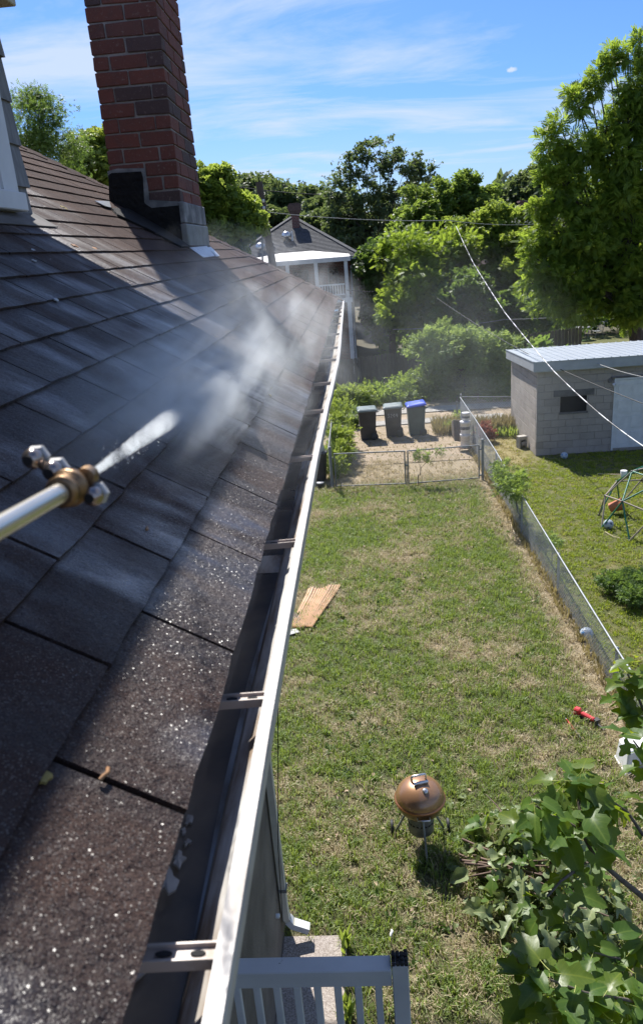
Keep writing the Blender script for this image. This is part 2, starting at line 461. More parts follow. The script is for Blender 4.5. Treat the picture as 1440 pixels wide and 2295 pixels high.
M['figbark'] = simple('fig_bark', (0.08, 0.065, 0.052), (0.15, 0.125, 0.10), 18, 0.9)
M['petiole'] = simple('petiole', (0.30, 0.34, 0.07), (0.38, 0.40, 0.10), 10, 0.5)

def leaf_mat(name, dark, light, tint, trans=0.35, gloss=0.35, rough=0.5, scale=0.7, straw=None, attr=True, veins=False):
    """dark/light: leaf colours mixed leaf by leaf; tint: colour of light that comes through"""
    t = NT(name); p = t.pos()
    if attr:
        a = t.node('ShaderNodeAttribute', attribute_name='rnd').outputs['Fac']
    else:
        a = t.node('ShaderNodeObjectInfo').outputs['Random']
    n = t.noise(p, scale, 4, 0.6)
    f = t.math('ADD', t.math('MULTIPLY', a, 0.6), t.rng(n, 0.3, 0.7, 0, 0.4), True)
    c = t.mix(f, dark, light)
    tr = t.mix(f, tuple(x * .6 for x in tint), tint)
    if straw:
        c = t.mix(t.rng(a, straw[1], straw[1] + .01), c, straw[0]); tr = t.mix(t.rng(a, straw[1], straw[1] + .01), tr, straw[0])
    if veins:
        uvx = t.pos(obj=True)
        sx = t.node('ShaderNodeSeparateXYZ'); t.set(sx, 0, uvx)
        mid = t.rng(t.math('ABSOLUTE', sx.outputs[0]), 0.0, 0.035, 1.0, 0.0)
        ang = t.math('SINE', t.math('MULTIPLY', t.math('SUBTRACT', sx.outputs[1], t.math('MULTIPLY', t.math('ABSOLUTE', sx.outputs[0]), 0.9)), 38.0))
        vv = t.math('MAXIMUM', mid, t.rng(ang, 0.93, 1.0, 0, 0.7))
        c = t.mix(t.math('MULTIPLY', vv, 0.45), c, (light[0] * 2.2, light[1] * 1.8, light[2] * 1.8))
    b = t.bsdf(c, rough, 0, t.bump(t.noise(p, 60, 2), 0.2, 0.004) if veins else None, gloss)
    tl = t.node('ShaderNodeBsdfTranslucent'); t.set(tl, 'Color', tr)
    ms = t.node('ShaderNodeMixShader'); ms.inputs[0].default_value = trans
    t.l.new(b, ms.inputs[1]); t.l.new(tl.outputs[0], ms.inputs[2])
    return t.done(ms.outputs[0])
M['lf_walnut'] = leaf_mat('walnut_leaf', (0.052, 0.105, 0.016), (0.165, 0.245, 0.036), (0.48, 0.64, 0.07), 0.50)
M['lf_dark'] = leaf_mat('dark_leaf', (0.038, 0.082, 0.022), (0.11, 0.175, 0.044), (0.28, 0.42, 0.07), 0.44)
M['lf_mid'] = leaf_mat('mid_leaf', (0.058, 0.112, 0.024), (0.16, 0.23, 0.048), (0.42, 0.56, 0.09), 0.48)
M['lf_bright'] = leaf_mat('bright_leaf', (0.074, 0.138, 0.024), (0.20, 0.265, 0.050), (0.48, 0.60, 0.09), 0.50)
M['lf_yellow'] = leaf_mat('yellow_green_leaf', (0.10, 0.16, 0.028), (0.235, 0.28, 0.055), (0.52, 0.60, 0.10), 0.48)
M['lf_oak'] = leaf_mat('oak_leaf', (0.058, 0.092, 0.044), (0.13, 0.17, 0.076), (0.27, 0.36, 0.10), 0.42)
M['lf_far'] = leaf_mat('far_leaf', (0.060, 0.100, 0.048), (0.13, 0.175, 0.078), (0.27, 0.35, 0.10), 0.42)
M['lf_shrub'] = leaf_mat('shrub_leaf', (0.085, 0.16, 0.042), (0.21, 0.29, 0.088), (0.42, 0.55, 0.13), 0.46)
M['lf_red'] = leaf_mat('red_leaf', (0.22, 0.055, 0.035), (0.38, 0.13, 0.075), (0.42, 0.13, 0.07), 0.35)
M['lf_weed'] = leaf_mat('dry_weed', (0.26, 0.21, 0.095), (0.42, 0.34, 0.16), (0.40, 0.33, 0.13), 0.35)
M['lf_fig'] = leaf_mat('fig_leaf', (0.045, 0.105, 0.020), (0.115, 0.19, 0.034), (0.40, 0.54, 0.03), 0.45, 0.35, 0.42, 2.0, attr=False, veins=True)
M['lf_figb'] = leaf_mat('young_fig_leaf', (0.085, 0.145, 0.018), (0.14, 0.195, 0.026), (0.42, 0.50, 0.025), 0.48, 0.5, 0.38, 2.0, attr=False, veins=True)
M['lf_cut'] = leaf_mat('wilted_fig_leaf', (0.13, 0.185, 0.075), (0.26, 0.31, 0.15), (0.26, 0.33, 0.09), 0.28, 0.5, 0.45, 3.0, attr=False, veins=True)

# world-space patchiness shared by soil and grass blades, so dry spots line up
def dryness(t, fine=True):
    p = t.pos()
    n1 = t.noise(p, 0.55, 3, 0.55); n2 = t.noise(p, 3.4, 5, 0.65)
    v = t.math('ADD', t.math('MULTIPLY', n1, 0.5), t.math('MULTIPLY', n2, 0.5))
    s = t.node('ShaderNodeSeparateXYZ'); t.set(s, 0, t.node('ShaderNodeNewGeometry').outputs['Position'])
    return v, s
def lawn_dry(t):
    v, s = dryness(t)
    dry = t.rng(v, 0.46, 0.63)
    # scorched strip beside the chain-link fence and the bare driveway beyond the gate
    strip = t.rng(t.math('ADD', s.outputs[0], t.math('MULTIPLY', v, 1.3)), 3.15, 3.65)
    back = t.rng(t.math('ADD', s.outputs[1], t.math('MULTIPLY', v, 3.0)), 19.4, 21.2)
    return t.math('MAXIMUM', dry, t.math('MAXIMUM', t.math('MULTIPLY', strip, 0.95), back)), v
def soil(name, green, straw, which):
    t = NT(name); p = t.pos()
    if which == 'yard': d, v = lawn_dry(t)
    else:
        v, s = dryness(t); d = t.rng(v, 0.5, 0.72)
        path = t.rng(s.outputs[0], 4.3, 5.2, 1, 0); far = t.rng(s.outputs[1], 19.3, 20.6)
        d = t.math('MAXIMUM', d, t.math('MULTIPLY', t.math('MULTIPLY', path, far), 0.9))
    c = t.mix(d, green, straw)
    c = t.mix(t.rng(t.noise(p, 26, 5, 0.7), 0.42, 0.72, 0, 0.75), c, tuple(x * 0.4 for x in straw))
    return t.done(t.bsdf(c, 0.95, 0, t.bump(t.noise(p, 45, 5, 0.7), 1.0, 0.03)))
M['yard_soil'] = soil('yard_soil', (0.065, 0.075, 0.024), (0.36, 0.285, 0.18), 'yard')
M['nlawn_soil'] = soil('neighbour_lawn_soil', (0.09, 0.105, 0.022), (0.32, 0.26, 0.11), 'n')
def blade_mat(name, g1, g2, s1, s2, which, tint):
    t = NT(name)
    if which == 'yard': d, v = lawn_dry(t)
    else:
        v, s = dryness(t); d = t.rng(v, 0.5, 0.72, 0, 0.8)
        path = t.rng(s.outputs[0], 4.3, 5.2, 1, 0); far = t.rng(s.outputs[1], 19.3, 20.6)
        d = t.math('MAXIMUM', d, t.math('MULTIPLY', t.math('MULTIPLY', path, far), 0.85))
    r = t.node('ShaderNodeAttribute', attribute_name='rnd').outputs['Fac']
    oi = t.node('ShaderNodeObjectInfo').outputs['Random']
    g = t.mix(t.math('ADD', t.math('MULTIPLY', r, .5), t.math('MULTIPLY', oi, .5)), g1, g2)
    s_ = t.mix(r, s1, s2)
    pick = t.rng(t.math('SUBTRACT', t.math('ADD', t.math('MULTIPLY', d, 1.25), t.math('MULTIPLY', oi, 0.35)), r), 0.18, 0.30)
    c = t.mix(pick, g, s_)
    b = t.bsdf(c, 0.5, 0, None, 0.4)
    tl = t.node('ShaderNodeBsdfTranslucent'); t.set(tl, 'Color', t.mix(pick, tint, s_))
    ms = t.node('ShaderNodeMixShader'); ms.inputs[0].default_value = 0.42
    t.l.new(b, ms.inputs[1]); t.l.new(tl.outputs[0], ms.inputs[2])
    return t.done(ms.outputs[0])
M['blade'] = blade_mat('grass_blade', (0.085, 0.155, 0.026), (0.23, 0.29, 0.075), (0.42, 0.35, 0.20), (0.64, 0.55, 0.36), 'yard', (0.36, 0.46, 0.07))
M['nblade'] = blade_mat('neighbour_grass_blade', (0.13, 0.195, 0.016), (0.26, 0.30, 0.036), (0.36, 0.31, 0.10), (0.50, 0.42, 0.18), 'n', (0.42, 0.50, 0.05))
M['ground'] = simple('ground_soil', (0.055, 0.050, 0.03), (0.10, 0.085, 0.05), 0.6, 0.95, 0.8, 14)
def dirt():
    t = NT('dry_dirt'); p = t.pos()
    c = t.mix(t.rng(t.noise(t.pos((1, 2.2, 1)), 1.1, 6, 0.65), 0.36, 0.66), (0.27, 0.205, 0.12), (0.42, 0.33, 0.245))
    c = t.mix(t.rng(t.noise(p, 14, 5, 0.75), 0.5, 0.75, 0, 0.8), c, (0.14, 0.115, 0.075))
    c = t.mix(t.rng(t.noise(p, 3.5, 4, 0.7), 0.55, 0.7, 0, 0.6), c, (0.12, 0.125, 0.05))
    return t.done(t.bsdf(c, 0.95, 0, t.bump(t.noise(p, 30, 5, 0.7), 1.0, 0.03)))
M['dirt'] = dirt()
M['gravel'] = simple('pale_gravel', (0.24, 0.225, 0.20), (0.36, 0.34, 0.31), 5, 0.95, 1.0, 30)
def aggregate():
    t = NT('patio_concrete'); p = t.pos(); v = t.voro(p, 110)
    s = t.node('ShaderNodeSeparateColor'); t.set(s, 0, v)
    c = t.mix(s.outputs[0], (0.20, 0.165, 0.14), (0.46, 0.41, 0.37))
    c = t.mix(t.rng(t.noise(p, 2.5, 5), .4, .7, 0, .5), c, (0.25, 0.21, 0.18))
    return t.done(t.bsdf(c, 0.9, 0, t.bump(t.voro(p, 110, 'Distance'), 0.5, 0.006)))
M['patio'] = aggregate()
M['black_plastic'] = simple('black_plastic', (0.030, 0.029, 0.028), (0.05, 0.047, 0.045), 6, 0.5, 0.1, 30)
M['green_plastic'] = simple('dark_green_plastic', (0.030, 0.055, 0.048), (0.045, 0.075, 0.066), 6, 0.5)
M['lid_grey'] = simple('green_grey_plastic', (0.12, 0.155, 0.155), (0.17, 0.21, 0.21), 6, 0.45)
M['lid_blue'] = simple('blue_plastic', (0.03, 0.075, 0.52), (0.045, 0.10, 0.60), 6, 0.4)
M['chalk'] = simple('white_marking', (0.55, 0.55, 0.55), rough=0.8)
M['white_plastic'] = simple('white_plastic', (0.78, 0.78, 0.77), (0.72, 0.72, 0.71), 5, 0.35)
M['bucket'] = simple('bucket_plastic', (0.66, 0.65, 0.64), (0.56, 0.54, 0.53), 12, 0.5)
M['bucket_band'] = simple('bucket_band', (0.05, 0.052, 0.06), (0.22, 0.22, 0.23), 26, 0.6)
M['rust'] = simple('rusty_iron', (0.10, 0.06, 0.04), (0.17, 0.10, 0.07), 14, 0.85)
M['concrete'] = simple('concrete', (0.34, 0.31, 0.27), (0.46, 0.43, 0.38), 9, 0.95, 0.6, 40)
M['timber_dark'] = simple('dark_timber', (0.085, 0.065, 0.052), (0.14, 0.11, 0.09), 6, 0.9, 0.4, 20, stretch=(5, 5, 1))
M['ball_white'] = simple('ball_white', (0.42, 0.47, 0.52), (0.34, 0.39, 0.45), 12, 0.35)
M['ball_blue'] = simple('ball_blue', (0.05, 0.16, 0.36), (0.09, 0.25, 0.48), 12, 0.35)
M['ball_dark'] = simple('ball_dark', (0.05, 0.055, 0.09), (0.10, 0.11, 0.16), 12, 0.35)
M['dome_green'] = simple('green_tube', (0.012, 0.13, 0.075), (0.02, 0.17, 0.10), 8, 0.4)
M['dome_tan'] = simple('tan_tube', (0.24, 0.20, 0.15), (0.32, 0.27, 0.21), 8, 0.45)
M['dome_joint'] = simple('black_joint', (0.02, 0.022, 0.022), rough=0.5)
M['terracotta'] = simple('orange_plastic', (0.42, 0.13, 0.055), (0.50, 0.17, 0.08), 6, 0.6)
M['cardboard'] = simple('cardboard', (0.70, 0.50, 0.33), (0.76, 0.57, 0.40), 7, 0.9)
M['card_dark'] = simple('worn_cardboard', (0.14, 0.10, 0.085), (0.2, 0.15, 0.12), 7, 0.9)
M['paper'] = simple('grey_board', (0.42, 0.41, 0.39), (0.5, 0.49, 0.46), 7, 0.8)
M['tool_red'] = simple('red_tool', (0.50, 0.03, 0.035), (0.58, 0.06, 0.06), 8, 0.45)
M['tool_black'] = simple('black_rubber', (0.025, 0.025, 0.026), (0.05, 0.05, 0.05), 8, 0.6)
M['steel'] = simple('steel', (0.45, 0.45, 0.45), (0.33, 0.33, 0.34), 9, 0.35, metal=0.8)
M['copper'] = None
def copper():
    t = NT('copper_enamel')
    c = t.mix(t.rng(t.noise(t.pos(), 5, 4), .4, .7), (0.37, 0.20, 0.105), (0.31, 0.165, 0.085))
    return t.done(t.bsdf(c, 0.34, 0.45, None, 0.5, 0.5, 0.12))
M['copper'] = copper()
M['copper_low'] = simple('bowl_enamel', (0.20, 0.105, 0.055), (0.14, 0.075, 0.042), 9, 0.36, metal=0.4, coat=0.4)
M['copper_rim'] = simple('copper_rim', (0.46, 0.20, 0.09), rough=0.28, metal=0.7)
M['chrome'] = simple('satin_steel', (0.62, 0.62, 0.62), (0.5, 0.5, 0.5), 9, 0.28, metal=0.9)
M['catcher'] = simple('ash_catcher_enamel', (0.10, 0.10, 0.10), (0.20, 0.19, 0.18), 18, 0.5, metal=0.3)
M['wand'] = simple('wand_steel', (0.66, 0.62, 0.54), (0.56, 0.53, 0.46), 12, 0.26, metal=0.8)
M['brass'] = simple('brass', (0.34, 0.22, 0.12), (0.19, 0.12, 0.065), 60, 0.40, 0.2, 200, metal=0.85)
M['nozzle'] = simple('nozzle_steel', (0.40, 0.33, 0.29), (0.27, 0.22, 0.19), 30, 0.22, metal=0.9)
M['collar'] = simple('grey_collar', (0.30, 0.30, 0.30), (0.40, 0.39, 0.38), 30, 0.5)
M['cable'] = simple('black_cable', (0.02, 0.02, 0.022), rough=0.6)
M['cable_grey'] = simple('grey_cable', (0.36, 0.36, 0.35), (0.22, 0.22, 0.22), 30, 0.6)
M['cable_white'] = simple('bare_cable', (0.66, 0.66, 0.65), (0.10, 0.10, 0.10), 2.2, 0.5, lo=0.47, hi=0.53)
M['straw'] = simple('straw', (0.50, 0.40, 0.24), (0.62, 0.52, 0.34), 10, 0.9)
M['rust_wall'] = simple('dark_brick_wall', (0.060, 0.040, 0.036), (0.11, 0.075, 0.065), 14, 0.95, 0.4, 30)
def far_brick():
    t = NT('far_brick'); bt = t.node('ShaderNodeTexBrick')
    t.set(bt, 'Vector', t.pos(rot=(R(90), 0, 0)))
    t.set(bt, 'Color1', (0.16, 0.05, 0.04)); t.set(bt, 'Color2', (0.10, 0.045, 0.04)); t.set(bt, 'Mortar', (0.22, 0.2, 0.18))
    bt.inputs['Scale'].default_value = 3.2
    return t.done(t.bsdf(bt.outputs[0], 0.9))
M['far_brick'] = far_brick()
M['porch_roof'] = simple('white_roof_coating', (0.66, 0.63, 0.60), (0.54, 0.50, 0.47), 2.4, 0.7, 0.3, 10, lo=0.42, hi=0.7)
M['foam'] = simple('wet_flakes', (0.40, 0.42, 0.44), (0.26, 0.27, 0.28), 30, 0.5)
M['debris'] = simple('orange_debris', (0.34, 0.16, 0.06), (0.22, 0.13, 0.07), 30, 0.8)
M['moss'] = simple('yellow_moss', (0.26, 0.19, 0.05), (0.18, 0.15, 0.05), 40, 0.9)
def atX(px, py, X):
    r = ray(px, py); return CAM + r * (X / r.x)

# ================================================================== GROUND
def sheet(name, x0, x1, y0, y1, z, mat, kind='structure', cell=None, wob=0.0):
    nx = max(1, int((x1 - x0) / cell)) if cell else 1
    ny = max(1, int((y1 - y0) / cell)) if cell else 1
    vs = []; fs = []
    for j in range(ny + 1):
        for i in range(nx + 1):
            x = x0 + (x1 - x0) * i / nx; y = y0 + (y1 - y0) * j / ny
            h = z + (wob * noise.noise(Vector((x * 0.7, y * 0.7, 3.3))) if wob else 0)
            vs.append((x, y, h))
    for j in range(ny):
        for i in range(nx):
            a = j * (nx + 1) + i
            fs.append((a, a + 1, a + nx + 2, a + nx + 1))
    mb = MB(); mb.add(vs, fs)
    o = mb.build(name, mat); tag(o, kind=kind); return o
sheet('ground', -420, 420, -60, 900, -0.06, M['ground'])
yard = sheet('yard', -9.0, 3.27, -3, 21.4, 0.0, M['yard_soil'], cell=0.22, wob=0.012)
nyard = sheet('neighbour_lawn', 3.27, 19, -3, 25.6, -0.004, M['nlawn_soil'], cell=0.4, wob=0.012)
sheet('dirt_driveway', -1.6, 3.27, 21.0, 25.7, 0.018, M['dirt'], cell=0.3, wob=0.015)
sheet('alley_verge', -40, 60, 25.5, 31.0, -0.02, M['dirt'], cell=1.0, wob=0.01)
for k, (ya, yb) in enumerate(((26.0, 26.75), (27.75, 28.7))):
    sheet('alley', -40, 5.0 + 40 * k, ya, yb, 0.012, M['gravel'], cell=0.5, wob=0.008)
sheet('far_lawn', 5, 24, 33.5, 46, 0.0, M['nlawn_soil'], cell=0.8, wob=0.02)
# concrete slab at the foot of the wall
mb = MB(); mb.box(-1.0, -0.42, 2.0, 5.22, -0.04, 0.045); mb.box(-0.41, 0.05, 1.2, 4.35, -0.04, 0.04)
tag(mb.build('patio', M['patio'], bevel=0.008), kind='structure')

# ================================================================== THE HOUSE
EX, EZ, AL = -0.202, 5.491, R(33)
CA, SA = math.cos(AL), math.sin(AL)
EXPO, TAB = 0.129, 0.305
YHIP = 8.42
def rf(s, Y, h=0.0): return Vector((EX - s * CA + h * SA, Y, EZ + s * SA + h * CA))
def yhip(s): return YHIP - 1.1457 * s
house = thing('house', 'two storey house whose wet brown shingle roof, gutter and chimney fill the left side', 'house', (-4.5, 2.5, 0))
mb = MB(); mb.box(-8.4, -1.0, -4, 5.46, 0.0, 5.30); mb.box(-8.4, -3.4, 5.46, 7.6, 0.0, 5.30); mb.build('wall', M['stucco'], house)
mb = MB(); mb.box(-1.0, -0.29, -4, 8.38, 5.30, 5.325); mb.box(-8.4, -1.0, 5.46, 8.38, 5.301, 5.326); mb.build('soffit', M['white'], house)
mb = MB(); mb.box(-0.288, -0.262, -4, 8.41, 5.29, 5.462); mb.build('fascia', M['white'], house)
# roof: deck, hip slope, shingles
RX = -4.2; SR = (EX - RX) / CA
roof = None
mb = MB(); mb.prism([rf(0.022, -4, -0.002), rf(0.022, yhip(.022), -0.002), rf(SR, yhip(SR), -0.002), rf(SR, -4, -0.002)], (0, 0, -0.03))
roof = mb.build('roof', M['deck'], house)
apex = rf(SR, yhip(SR))
mb = MB()
mb.prism([(EX, YHIP, EZ - .004), (2 * RX - EX, YHIP, EZ - .004), tuple(apex)], (0, 0, -0.03))
mb.prism([(2 * RX - EX, -4, EZ - .004), (2 * RX - EX, YHIP, EZ - .004), tuple(apex), (RX, -4, apex.z)], (0, 0, -0.03))
mb.build('rear_slope', M['shingle'], roof)

def clip(poly, fn):
    out = []
    for i in range(len(poly)):
        a, b = poly[i], poly[(i + 1) % len(poly)]
        fa, fb = fn(a), fn(b)
        if fa >= 0: out.append(a)
        if (fa >= 0) != (fb >= 0):
            t = fa / (fa - fb); out.append((a[0] + (b[0] - a[0]) * t, a[1] + (b[1] - a[1]) * t))
    return out
tabs = []
rs = random.Random(4)
CHX0, CHX1, CHY0, CHY1 = -1.59, -1.135, 5.42, 6.15
for k in range(36):
    off = 0.585 + (0.5 * TAB if k % 2 else 0.0) + rs.uniform(-.012, .012)
    s0 = k * EXPO + rs.uniform(-.002, .002) - (0.003 if k == 0 else 0)
    for i in range(-8, 30):
        ya = off + i * TAB + 0.0035 + rs.uniform(-.0015, .0015); yb = off + (i + 1) * TAB - 0.0035 + rs.uniform(-.0015, .0015)
        xm = EX - (s0 + .06) * CA
        if xm < -1.5 and yb < 3.0: continue
        if ya > yhip(s0): continue
        if xm < CHX1 - .12 and xm > CHX0 + .12 and ya > CHY0 + .15 and yb < CHY1 - .15: continue
        low = [(s0 + rs.uniform(-.0022, .0022), ya + (yb - ya) * j / 6) for j in range(7)]
        up = s0 + EXPO + 0.03
        poly = low + [(up, yb), (up, ya)]
        poly = clip(poly, lambda p: yhip(p[0]) - p[1])
        if len(poly) < 3: continue
        c = rf(s0 + EXPO / 2, (ya + yb) / 2)
        d = c - CAM; dep = d.dot(fw)
        px = CX + FPX * d.dot(cr) / max(dep, .05); py = CY - FPX * d.dot(cu) / max(dep, .05)
        vis = dep > .1 and -120 < px < 800 and 250 < py < 2500
        size = (1 / dep ** 2 if dep > .1 else 0) * (1 if vis else 0.0001)
        curl = [rs.uniform(0, .0022) for _ in range(2)]
        tabs.append((size, s0, ya, yb, poly, curl))
tabs.sort(key=lambda t: -t[0])
def tab_geo(mb, T):
    _, s0, ya, yb, poly, curl = T
    th = 0.0070; top = []; bot = []
    for (s, y) in poly:
        f = (s - s0) / EXPO; fy = (y - ya) / (yb - ya)
        hb = 0.0062 * (1 - f) + max(0, 1 - f) * (curl[0] * (1 - fy) + curl[1] * fy)
        top.append(rf(s, y, hb + th)); bot.append(rf(s, y, hb))
    n = len(poly)
    fs = [tuple(range(n)) if True else None]
    vs = top + bot
    for i in range(n):
        j = (i + 1) % n; fs.append((i, n + i, n + j, j))
    # face orientation: top must look along the roof normal
    nn = Vector((0, 0, 0))
    for i in range(n): nn += (top[i] - top[0]).cross(top[(i + 1) % n] - top[0])
    if nn.z < 0: fs = [f[::-1] for f in fs]
    mb.add(vs, fs)
rest = MB()
for i, T in enumerate(tabs):
    if i < 298:
        mb = MB(); tab_geo(mb, T); mb.build('shingle', M['shingle'], roof)
    else: tab_geo(rest, T)
tag(rest.build('shingle_courses', shingle_mat('shingle_joined', False), roof), kind='stuff')
# hip cap shingles
hd = (rf(3.0, yhip(3.0)) - rf(0, YHIP)).normalized()
nm_ = Vector((SA, 0, CA)); out_m = nm_.cross(hd).normalized()
if out_m.x < 0 and out_m.y > 0: out_m = -out_m
if out_m.y > 0: out_m = -out_m
n2 = (Vector((-1, 0, 0)).cross(hd)).normalized()
if n2.z < 0: n2 = -n2
out_h = n2.cross(hd).normalized()
if out_h.y < 0: out_h = -out_h
L = 0.0; k = 0
while L < 4.6:
    mb = MB(); p0 = rf(0, YHIP) + hd * (L - 0.01); p1 = p0 + hd * 0.19
    lift = (nm_ + n2).normalized()
    vs = []
    for p, h in ((p0, 0.019), (p1, 0.010)):
        for (o_, dn) in ((out_m * 0.115, 0), (Vector((0, 0, 0)), 0.004), (out_h * 0.115, 0)):
            vs.append(p + o_ + lift * (h + dn + rs.uniform(-.001, .001)))
    vs += [v - lift * 0.007 for v in vs]
    mb.add(vs, [(0, 1, 4, 3), (1, 2, 5, 4), (0, 6, 7, 1), (1, 7, 8, 2), (0, 3, 9, 6), (2, 8, 11, 5), (3, 4, 10, 9), (4, 5, 11, 10)])
    mb.build('hip_cap', M['shingle'], roof)
    L += 0.155

# ---- gutter
GXP = [(-4, -.150), (0.4, -.147), (.83, -.149), (1.38, -.148), (2.02, -.147), (2.65, -.140), (3.23, -.130), (3.94, -.120), (4.44, -.121), (5.17, -.126), (5.9, -.131), (6.57, -.134), (7.4, -.139), (8.40, -.146)]
def gx(Y):
    for (a, xa), (b, xb) in zip(GXP, GXP[1:]):
        if a <= Y <= b:
            t = (Y - a) / (b - a); t = t * t * (3 - 2 * t); return xa + (xb - xa) * t
    return GXP[-1][1]
GZ = 5.461
def gprof(Y):
    l = gx(Y); z = GZ + 0.004 * math.sin(Y * 1.7)
    outer = [(-0.258, z + .0), (-0.2565, z - .088), (l - .044, z - .088), (l - .034, z - .066), (l - .005, z - .046), (l + .003, z - .020), (l + .004, z - .006), (l + .0015, z - .001)]
    lip = [(l + .002, z + .0005), (l + .0175, z + .002), (l + .019, z - .004), (l + .019, z - .018), (l + .014, z - .030), (l + .004, z - .052), (l - .016, z - .072), (l - .026, z - .0915), (-0.260, z - .0915), (-0.2605, z)]
    return [Vector((x, Y, zz)) for x, zz in outer + lip]
Ys = [-4, -1, 0] + [0.25 * i for i in range(1, 34)] + [8.40]
gut = None
lipmb = MB()
profs = [gprof(y) for y in Ys]
# painted outside with rolled lip
op = [[p[7], p[8], p[9], p[10], p[11], p[12], p[13], p[14], p[15], p[16], p[17], p[0]] for p in profs]
mbg = MB(); mbg.sweep([[p for p in pr] for pr in op], closed=False)
mbg.add([tuple(p) for p in profs[-1]], [tuple(range(len(profs[-1])))])
gut = mbg.build('gutter', M['gutter'], house)
mb = MB(); mb.sweep([[p[i] for i in range(8)] for p in profs], closed=False)
mb.build('inside_wall', M['gutter_in'], gut)
mb = MB()
for a, b in zip(Ys, Ys[1:]):
    za = GZ - .082 + .004 * math.sin(a * 3); zb = GZ - .082 + .004 * math.sin(b * 3)
    wa = gx(a) - .046 + .006 * math.sin(a * 5); wb = gx(b) - .046 + .006 * math.sin(b * 5)
    mb.add([(-.255, a, za), (wa, a, za), (wb, b, zb), (-.255, b, zb)], [(0, 1, 2, 3)])
mb.build('sludge', M['sludge'], gut)
BY = [-0.2, 0.46, 0.834, 1.38, 2.02, 2.65, 3.23, 3.94, 4.44, 5.17, 5.9, 6.57, 7.0, 7.45, 7.9, 8.24]
for y in BY:
    l = gx(y); z = GZ - .004; w = .0088
    mb = MB()
    # folded strap: flat web with raised edges
    mb.sweep([[Vector((x, y - w, zz + .004)), Vector((x, y - w + .002, zz + .004)), Vector((x, y - w + .003, zz)), Vector((x, y + w - .003, zz)), Vector((x, y + w - .002, zz + .004)), Vector((x, y + w, zz + .004)), Vector((x, y + w, zz - .008)), Vector((x, y - w, zz - .008))]
              for x, zz in ((-.258, z - .006), (-.205, z - .001), (l + .002, z + .001))])
    br = mb.build('bracket', M['bracket'], gut)
    if y < 1.6:
        mh = MB()
        for (xc, le) in ((-.236, .0035), (-.190, .0062), (l - .014, .0055)):
            mh.prism([(xc + le * math.cos(a) * (1.2 if abs(math.cos(a)) > .5 else 1), y + .0028 * math.sin(a), z + .0006) for a in [math.pi * 2 * q / 12 for q in range(12)]], (0, 0, .0012))
        mh.build('slot', M['hole'], gut)
# downspout on the wall
mb = MB()
pts = [(-0.955, 5.2, 5.2), (-0.955, 5.2, 0.42), (-0.95, 5.2, 0.30), (-0.90, 5.2, 0.22), (-0.78, 5.19, 0.17)]
def rect_tube(mb, pts, w, h):
    pr = []
    for i, p in enumerate(pts):
        p = Vector(p); a = Vector(pts[max(i - 1, 0)]); b = Vector(pts[min(i + 1, len(pts) - 1)])
        d = (b - a).normalized(); sy = Vector((0, 1, 0)); n = d.cross(sy).normalized()
        pr.append([p + sy * w / 2 + n * h / 2, p - sy * w / 2 + n * h / 2, p - sy * w / 2 - n * h / 2, p + sy * w / 2 - n * h / 2])
    mb.sweep(pr); mb.add(pr[0], [(0, 1, 2, 3)]); mb.add(pr[-1], [(3, 2, 1, 0)])
rect_tube(mb, pts, .075, .055)
ds = mb.build('downspout', M['cream'], house)
mb = MB(); rect_tube(mb, [(-0.935, 5.2, 0.27), (-0.90, 5.2, 0.215), (-0.755, 5.19, 0.16)], .082, .062); mb.build('outlet_elbow', M['white'], ds)
mb = MB(); mb.box(-0.99, -0.915, 5.155, 5.245, .62, .65); mb.build('strap', M['galv_dull'], ds)
for zz, yy in ((0.55, 4.98), (0.2, 4.75)):
    mb = MB(); mb.lathe([(.02, 0), (.02, .03), (.012, .034)], (-1.0, yy, zz), 10, axis=Matrix(((0, 0, 1), (0, 1, 0), (-1, 0, 0)))); mb.build('wall_hook', M['white'], house)
# thin black cable hanging from the eave along the wall
mb = MB(); mb.tube([(-.16, 2.6, 5.34), (-.30, 3.4, 5.0), (-.7, 4.6, 3.2), (-.93, 5.08, 1.2), (-.97, 5.1, .35)], .004, 5); mb.build('cable', M['cable'], house)

# ---- dormer
DX = -1.31; DY = 3.27
mb = MB(); mb.box(-4.0, DX - .02, -1.6, DY - .01, 5.5, 7.36)
dorm = mb.build('dormer', M['siding'], house)
c1_ = atX(43, 426, DX + .03); yb_ = c1_.y; sz_top = atX(60, 433, DX + .06).z; sz_bot = atX(66, 474, DX + .06).z; sy1 = atX(66, 455, DX + .07).y
z = 5.55; k = 0
while z < 7.30:
    mb = MB(); e = 0.155; w = rs.uniform(-.004, .004)
    y1 = DY + rs.uniform(-.004, .006)
    for ya, yb in ((yb_ - .02, y1),):
        mb.prism([(DX - .02, ya, z), (DX + .012 + w, ya, z), (DX - .004, ya, z + e + .02), (DX - .02, ya, z + e + .02)], (0, yb - ya, 0))
    mb.build('siding_shingle', M['siding'], dorm); z += e; k += 1
mb = MB(); mb.box(DX - .02, DX + .028, yb_ - .13, yb_, sz_top, 7.2); cas = mb.build('window_casing', M['white'], dorm)
mb = MB(); mb.box(DX - .02, DX + .028, yb_ - 1.25, yb_ - 1.12, sz_top, 7.2); mb.build('window_casing', M['white'], dorm)
mb = MB(); mb.box(DX - .02, DX + .018, yb_ - 1.12, yb_ - 1.07, sz_top + .004, 7.2); mb.box(DX - .02, DX + .018, yb_ - .18, yb_ - .13, sz_top + .004, 7.2); mb.build('window_sash', M['white'], dorm)
mb = MB(); mb.box(DX - .02, DX + .004, yb_ - 1.07, yb_ - .18, sz_top + .004, 7.2); mb.build('window_pane', M['pane'], dorm)
mb = MB(); mb.box(DX - .02, DX + .065, yb_ - 1.3, sy1, sz_bot, sz_top); mb.build('window_sill', M['white'], dorm, bevel=.004)
